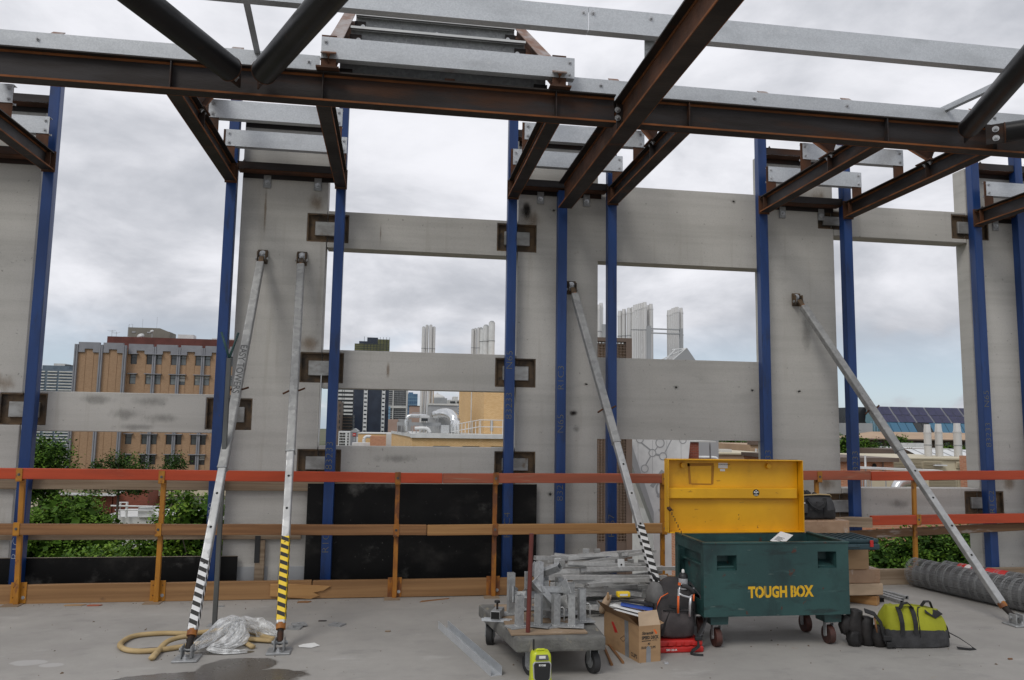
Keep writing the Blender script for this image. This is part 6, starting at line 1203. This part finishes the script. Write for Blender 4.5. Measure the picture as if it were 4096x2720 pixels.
t = thing('hip_roof_building', 'brown building with a wide tan hipped roof at the right', 'building', (90, 122, GZ)); rf_ = MB(); rf_.add([(77.9, 119.5, .5), (104, 119.5, .5), (100, 125, 1.65), (82, 125, 1.65), (78, 132, .5), (104, 132, .5)], [(0, 1, 2, 3), (0, 3, 4), (3, 2, 5, 4), (1, 5, 2)]).build('roof', 'bg tan', t, weld=False); B('fascia', 'bg brown', t, 77.9, 104, 119.5, 119.8, .3, .495); B('wall', 'bg brown', t, 80, 103, 122, 131, GZ, .45)
for i in range(12): B('window', 'pane dark', t, 81+i*1.8, 81.9+i*1.8, 121.9, 121.99, -.9, .0)
t = thing('white_fence_panel', 'white screen wall below the hipped roof', 'wall', (53.5, 75, -1)); B('panel', 'white metal', t, 52.6, 54.2, 75, 75.2, -1.5, .45); B('panel', 'white metal', t, 54.22, 55.6, 75, 75.2, -1.5, .45)
t = thing('tan_wall_building', 'plain tan brick wall behind the left one of three flues', 'building', (46.8, 65, GZ)); B('wall', 'bg tan', t, 45.5, 51, 65, 72, GZ, .03); B('coping', 'bg light', t, 45.4, 51.1, 64.9, 72, .031, .1)
flues('left one of three separate stainless flues on the cream plant building', [33.35], 45, -3, [1.5], .22, True, (.7,)); flues('middle one of three separate stainless flues on the cream plant building', [34.12], 45, -3, [1.55], .22, True, (.7,)); flues('right one of three separate stainless flues on the cream plant building', [35.43], 45, -3, [1.57], .235, True, (.7,))
t = thing('corrugated_roof', 'white ribbed roof behind the three stainless flues', 'roof', (39, 50, -.5)); MB().add([(36.6, 49, -.55), (43, 49, -.6), (43.5, 53, .3), (37.4, 53, .3)], [(0, 1, 2, 3)]).build('sheet', 'white metal', t, weld=False)
for i in range(6): MB().tube((37.3+i*1.0, 49, -.53), (38.0+i*.95, 53, .32), .035, 5).build('rib', 'bg grey', t)
B('wall', 'bg brown', t, 36.7, 43, 53.2, 58, GZ, .25)
t = thing('cream_plant_building', 'cream louvred plant building at the right', 'building', (31.5, 42, GZ)); B('wall', 'bg cream', t, 27.6, 35.5, 42, 50, GZ, -.05); B('coping', 'bg cream', t, 27.5, 35.6, 41.85, 50, -.049, .03)
for (xa, xb, za, zb) in ((28.6, 30.6, -.5, -.12), (32.9, 34.4, -.5, -.2), (31.0, 32.8, -1.75, -.95), (32.95, 34.6, -1.75, -.95), (30.7, 31.9, -.62, -.12)):
    B('louvre_frame', 'bg cream', t, xa-.04, xb+.04, 41.93, 41.99, za-.04, zb+.04); z = za
    while z < zb: MB().bar((xa, 41.86, z), (xb, 41.86, z), -.035, .035, 0, .02).build('louvre_blade', 'bg cream', t); z += .085
B('flood_light', 'white metal', t, 31.3, 32.1, 41.7, 41.9, -.42, -.34); MB().tube((33.3, 41.7, -.42), (33.45, 41.6, -.5), .07, 10).build('camera', 'white metal', t)
MB().path(smooth_path([(23.4, 34, -1.3), (23.6, 34, -.95), (24.0, 34, -.8), (24.5, 34, -.82)]), .26, 14).build('duct', 'duct silver', t, smooth=True)
t = thing('red_brick_workshop', 'orange-red brick workshop with brown gutter at the right', 'building', (26, 40, GZ)); B('wall', 'orange brick', t, 22.5, 27.5, 40, 48, GZ, -.14); B('gutter', 'bg brown', t, 22.3, 27.65, 39.7, 48, -.139, .09); MB().tube((26.3, 39.9, -.35), (26.3, 39.95, -.35), .12, 14).build('vent', 'dark hole', t); MB().tube((26.8, 39.9, -3), (26.8, 39.9, -.15), .04, 8).build('downpipe', 'bg brown', t); B('render_bay', 'bg cream', t, 25.6, 29, 39.2, 39.6, GZ, -.62)
t = thing('white_gantry', 'white pipe gantry in front of the brick workshop', 'gantry', (24.5, 36, GZ)); MB().bar((22.6, 36, -.26), (27.2, 36, -.40), -.3, .3, -.05, .05).build('beam', 'white metal', t); MB().tube((23.23, 36, -4), (23.23, 36, .34), .045, 8).build('post', 'white metal', t); MB().tube((24.3, 36, -4), (24.3, 36, -.4), .03, 8).build('post', 'bg grey', t)
for i in range(5): MB().tube((22.9+i*.12, 35.8, -1.5), (22.9+i*.12, 35.8, -.8-.05*(i % 2)), .025, 6).build('pipe', 'bg grey', t)
t = thing('brick_corner', 'narrow orange brick edge beside the rightmost panel', 'building', (24.9, 30, GZ)); B('wall', 'orange brick', t, 24.45, 27, 30, 31, GZ, .52); B('white_panel', 'white metal', t, 24.75, 27, 29.9, 29.99, -3, 2)
t = thing('low_brick_wall', 'orange brick wall behind the right-hand shrub', 'wall', (19, 27, GZ)); B('wall', 'orange brick', t, 10, 30, 27, 27.3, GZ, -1.72)
# ---- left, below the rail
t = thing('low_brick_building', 'low red brick building with brown roof behind the round bush', 'building', (-34, 90, GZ)); B('wall', 'red brick', t, -42, -29.5, 91, 100, GZ, -6.05); MB().add([(-42.5, 89.5, -6.0), (-28.6, 89.5, -6.25), (-30, 97, -4.95), (-42.5, 97, -4.95)], [(0, 1, 2, 3)]).build('roof', 'roof brown', t, weld=False); MB().bar((-42.6, 89.4, -6.05), (-28.7, 89.4, -6.3), -.1, .1, -.12, .12).build('gutter', 'white metal', t); MB().bar((-28.7, 89.4, -6.3), (-26.9, 89.4, -5.4), -.1, .1, -.1, .1).build('barge_board', 'white metal', t); MB().prism([(-29.4, GZ), (-25.9, GZ), (-25.9, -6.0), (-27, -5.6), (-29.4, -6.4)], 91.05, 99, 'y').build('wall', 'red brick', t); B('dark_opening', 'dark hole', t, -33.5, -31.5, 90.9, 90.98, -8, -6.6)
t = thing('white_roof_building', 'white building with cream roof seen through thin branches', 'building', (-25, 95, GZ)); B('wall', 'white metal', t, -32.2, -16, 96, 104, GZ, -6.9); B('roof', 'bg cream', t, -32.4, -15.8, 95, 104, -6.89, -6.1); 
for i in range(6): B('window', 'pane dark', t, -30.2+i*2.3, -28.6+i*2.3, 95.9, 95.99, -9.0, -7.4)
t = thing('cream_tank', 'cream water tank behind the round bush', 'tank', (-30.6, 75, GZ)); MB().loft([sect(-30.6, 75.5, a, a, z, 20, 2.) for a, z in ((.5, GZ), (.5, -5.7), (.45, -5.45), (.2, -5.35))]).build('tank', 'bg cream', t, smooth='auto')
t = thing('white_pipework', 'white pipes and ducts on a low roof behind the thin tree', 'pipes', (-23.5, 80, -9)); B('roof', 'bg light', t, -27, -18, 80.5, 88, GZ, -7.6); MB().path([(-26, 80, -6.5), (-21.5, 80, -6.6)], .08, 8).path([(-25.6, 80, -6.9), (-21.4, 80, -6.95)], .06, 8).path([(-25.2, 80.1, -7.6), (-25.2, 80.1, -6.2), (-24.6, 80.1, -6.2), (-24.6, 80.1, -7.6)], .12, 8).build('pipe', 'white metal', t); B('unit', 'white metal', t, -23.6, -22.3, 80.2, 81, -7.6, -6.7)

# ================================================================== trees
def tree(name, label, x, y, ztop, blobs, n, leaf, mats, seed, trunk=.16, group=None, clump=.28, branches=0, cat='tree', per=34, dense=1.):
    rr = random.Random(seed); t = thing(name, label, cat, (x, y, GZ), group)
    zb = min(b[2]-b[5]*.4 for b in blobs); tm = MB().tube((x, y, GZ), (x, y, zb), trunk, 9, trunk*.6)
    tm.tube((x, y, zb), (x+rr.uniform(-.2, .2), y, ztop-.3*(ztop-zb)), trunk*.6, 7, trunk*.15)
    vs = []; fs = []; ms = []; vol = [b[3]*b[4]*b[5] for b in blobs]; tot = sum(vol)
    nc = max(12, n//per); C_ = []
    for _ in range(nc):
        q = rr.random()*tot
        for b, v in zip(blobs, vol):
            if q < v: break
            q -= v
        d = Vector((rr.gauss(0, 1), rr.gauss(0, 1), rr.gauss(0, 1))).normalized()*(rr.uniform(.25, 1)**.45)
        c = Vector((x+b[0]+d.x*b[3], y+b[1]+d.y*b[4], b[2]+d.z*b[5])); C_.append((c, rr.uniform(.55, 1.25)*clump, rr.random(), d))
    for c, cr_, tone, d in C_:
        if branches and rr.random() < branches: tm.path([(x, y, zb+(c.z-zb)*.15), ((x+c.x)/2+rr.uniform(-.2, .2), (y+c.y)/2, zb+(c.z-zb)*.6), tuple(c)], [trunk*.35, trunk*.2, trunk*.06], 5)
        for _ in range(per):
            p = c+Vector((rr.gauss(0, .5), rr.gauss(0, .5), rr.gauss(0, .42)))*cr_
            s = leaf*rr.uniform(.6, 1.3); a = Vector((rr.gauss(0, 1), rr.gauss(0, 1), rr.gauss(-.25, .6))).normalized(); nn_ = (Vector((rr.gauss(0, .8), rr.gauss(0, .8), 1))+d*.5).normalized(); w = a.cross(nn_)
            if w.length < 1e-3: continue
            w.normalize(); o = len(vs); vs += [p-a*s*.5, p+w*s*.28+nn_*s*.05, p+a*s*.5, p-w*s*.28+nn_*s*.05]; fs.append((o, o+1, o+2, o+3))
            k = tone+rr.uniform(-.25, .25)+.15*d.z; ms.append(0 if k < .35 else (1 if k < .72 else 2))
    for _ in range(n//5):                                            # larger fill leaves in the darkest tone, deep inside the crown
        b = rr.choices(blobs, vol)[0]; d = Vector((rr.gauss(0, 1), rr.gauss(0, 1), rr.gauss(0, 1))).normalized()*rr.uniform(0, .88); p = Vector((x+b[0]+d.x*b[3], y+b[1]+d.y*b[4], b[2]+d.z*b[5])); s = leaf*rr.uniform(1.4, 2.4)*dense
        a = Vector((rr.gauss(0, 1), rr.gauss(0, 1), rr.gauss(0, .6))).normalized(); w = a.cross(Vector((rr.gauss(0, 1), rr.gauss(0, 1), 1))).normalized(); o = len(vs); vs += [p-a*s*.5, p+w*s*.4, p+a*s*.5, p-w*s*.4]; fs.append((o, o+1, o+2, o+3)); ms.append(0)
    cm = MB(); cm.v = [tuple(v) for v in vs]; cm.f = fs; cm.m = ms
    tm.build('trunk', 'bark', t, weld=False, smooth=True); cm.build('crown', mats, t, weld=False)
    return t
G1 = ['leaf c', 'leaf a', 'leaf b']; G2 = ['leaf a', 'leaf b', 'leaf d']; G3 = ['leaf c', 'leaf e', 'leaf a']
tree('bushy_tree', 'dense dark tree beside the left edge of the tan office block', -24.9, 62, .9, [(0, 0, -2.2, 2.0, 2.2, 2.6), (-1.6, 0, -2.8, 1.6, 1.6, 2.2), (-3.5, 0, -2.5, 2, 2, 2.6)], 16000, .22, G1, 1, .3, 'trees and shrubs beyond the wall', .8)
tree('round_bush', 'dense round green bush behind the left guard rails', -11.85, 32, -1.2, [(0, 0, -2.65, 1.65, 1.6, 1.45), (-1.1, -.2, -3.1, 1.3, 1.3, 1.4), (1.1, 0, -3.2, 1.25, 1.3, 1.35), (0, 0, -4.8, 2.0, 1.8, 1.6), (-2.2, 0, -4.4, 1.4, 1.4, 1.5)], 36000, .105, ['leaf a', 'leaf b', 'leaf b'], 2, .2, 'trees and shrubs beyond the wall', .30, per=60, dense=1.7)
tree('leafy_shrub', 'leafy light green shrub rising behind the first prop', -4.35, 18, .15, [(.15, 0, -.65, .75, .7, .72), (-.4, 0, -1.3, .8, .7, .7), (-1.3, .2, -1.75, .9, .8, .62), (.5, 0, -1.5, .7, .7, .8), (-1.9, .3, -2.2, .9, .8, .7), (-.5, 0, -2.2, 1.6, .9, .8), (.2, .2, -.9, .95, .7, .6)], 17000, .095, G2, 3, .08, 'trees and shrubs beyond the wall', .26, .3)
tree('thin_tree', 'thin open-crowned tree with bare branches before the office block', -12.7, 40, .2, [(0, 0, -.6, 1.3, 1.0, .55), (-1.3, 0, -1.0, .8, .8, .35), (.9, 0, -.95, .8, .8, .4), (0, 0, -1.6, 1.6, 1.0, .4)], 4200, .13, ['leaf c', 'leaf e', 'leaf a'], 4, .09, 'trees and shrubs beyond the wall', .34, .6, dense=.5)
tree('thin_tree', 'second thin open-crowned tree right of the bare-branched one', -10.3, 40, .1, [(0, 0, -.5, .55, .7, .5), (.3, 0, -1.5, .7, .7, .5)], 1500, .12, ['leaf c', 'leaf e', 'leaf a'], 5, .06, 'trees and shrubs beyond the wall', .3, .6, dense=.5)
tree('hedge_tree', 'dark low shrub at the foot of the round bush', -7.6, 26, -2.5, [(0, 0, -3.4, 1.4, 1.2, 1.0), (1.5, 0, -3.0, 1.0, 1, .9), (-1.6, 0, -3.4, 1.2, 1, .9)], 5000, .12, G1, 6, .1, 'trees and shrubs beyond the wall', .35)
tree('shrub', 'leafy green shrub behind the rightmost prop and mesh rolls', 14.6, 20, -1.0, [(0, 0, -1.8, 1.1, 1, .7), (-1.1, 0, -2.0, .9, .9, .65), (1.2, 0, -1.85, 1.0, .9, .75), (2.2, 0, -2.1, .9, .9, .8), (0, 0, -2.7, 2.4, 1, .8)], 20000, .11, ['leaf c', 'leaf a', 'leaf b'], 7, .09, 'trees and shrubs beyond the wall', .28)
tree('bushy_tree', 'dense tree left of the rightmost prop, below the solar roof', 37.6, 60, 1.3, [(0, 0, -.3, 1.5, 1.4, 1.5), (-1.6, 0, -.5, 1.5, 1.4, 1.7), (1.4, 0, -.55, 1.4, 1.3, 1.35), (3.0, 0, -.9, 1.5, 1.3, 1.1)], 14000, .2, ['leaf c', 'leaf a', 'leaf b'], 8, .2, 'trees and shrubs beyond the wall', .55)
tree('bushy_tree', 'small round tree before the hipped tan roof', 69.5, 100, 1.5, [(0, 0, .1, 1.3, 1.2, 1.0), (1.5, 0, -.4, 1.2, 1, .7)], 2500, .26, G1, 9, .2, 'trees and shrubs beyond the wall', .5)
tree('bushy_tree', 'low feathery tree between the prop and the left flue', 44.4, 62, .2, [(0, 0, -.6, 1.2, 1, .65)], 2000, .2, G1, 10, .15, 'trees and shrubs beyond the wall', .4)
tree('bushy_tree', 'small green tree right of the middle flue', 63, 80, .2, [(-1.2, 0, -.4, 1.0, .9, .5), (1.0, 0, -.5, 1.4, .9, .45)], 2500, .22, G1, 11, .15, 'trees and shrubs beyond the wall', .4)
tree('dark_tree', 'dark tree clump above the yellow lid', 36, 82, .6, [(-1.5, 0, -.5, 1.8, 1.5, .9), (1.2, 0, -.4, 1.8, 1.5, .9)], 5000, .26, G3, 12, .25, 'trees and shrubs beyond the wall', .6)
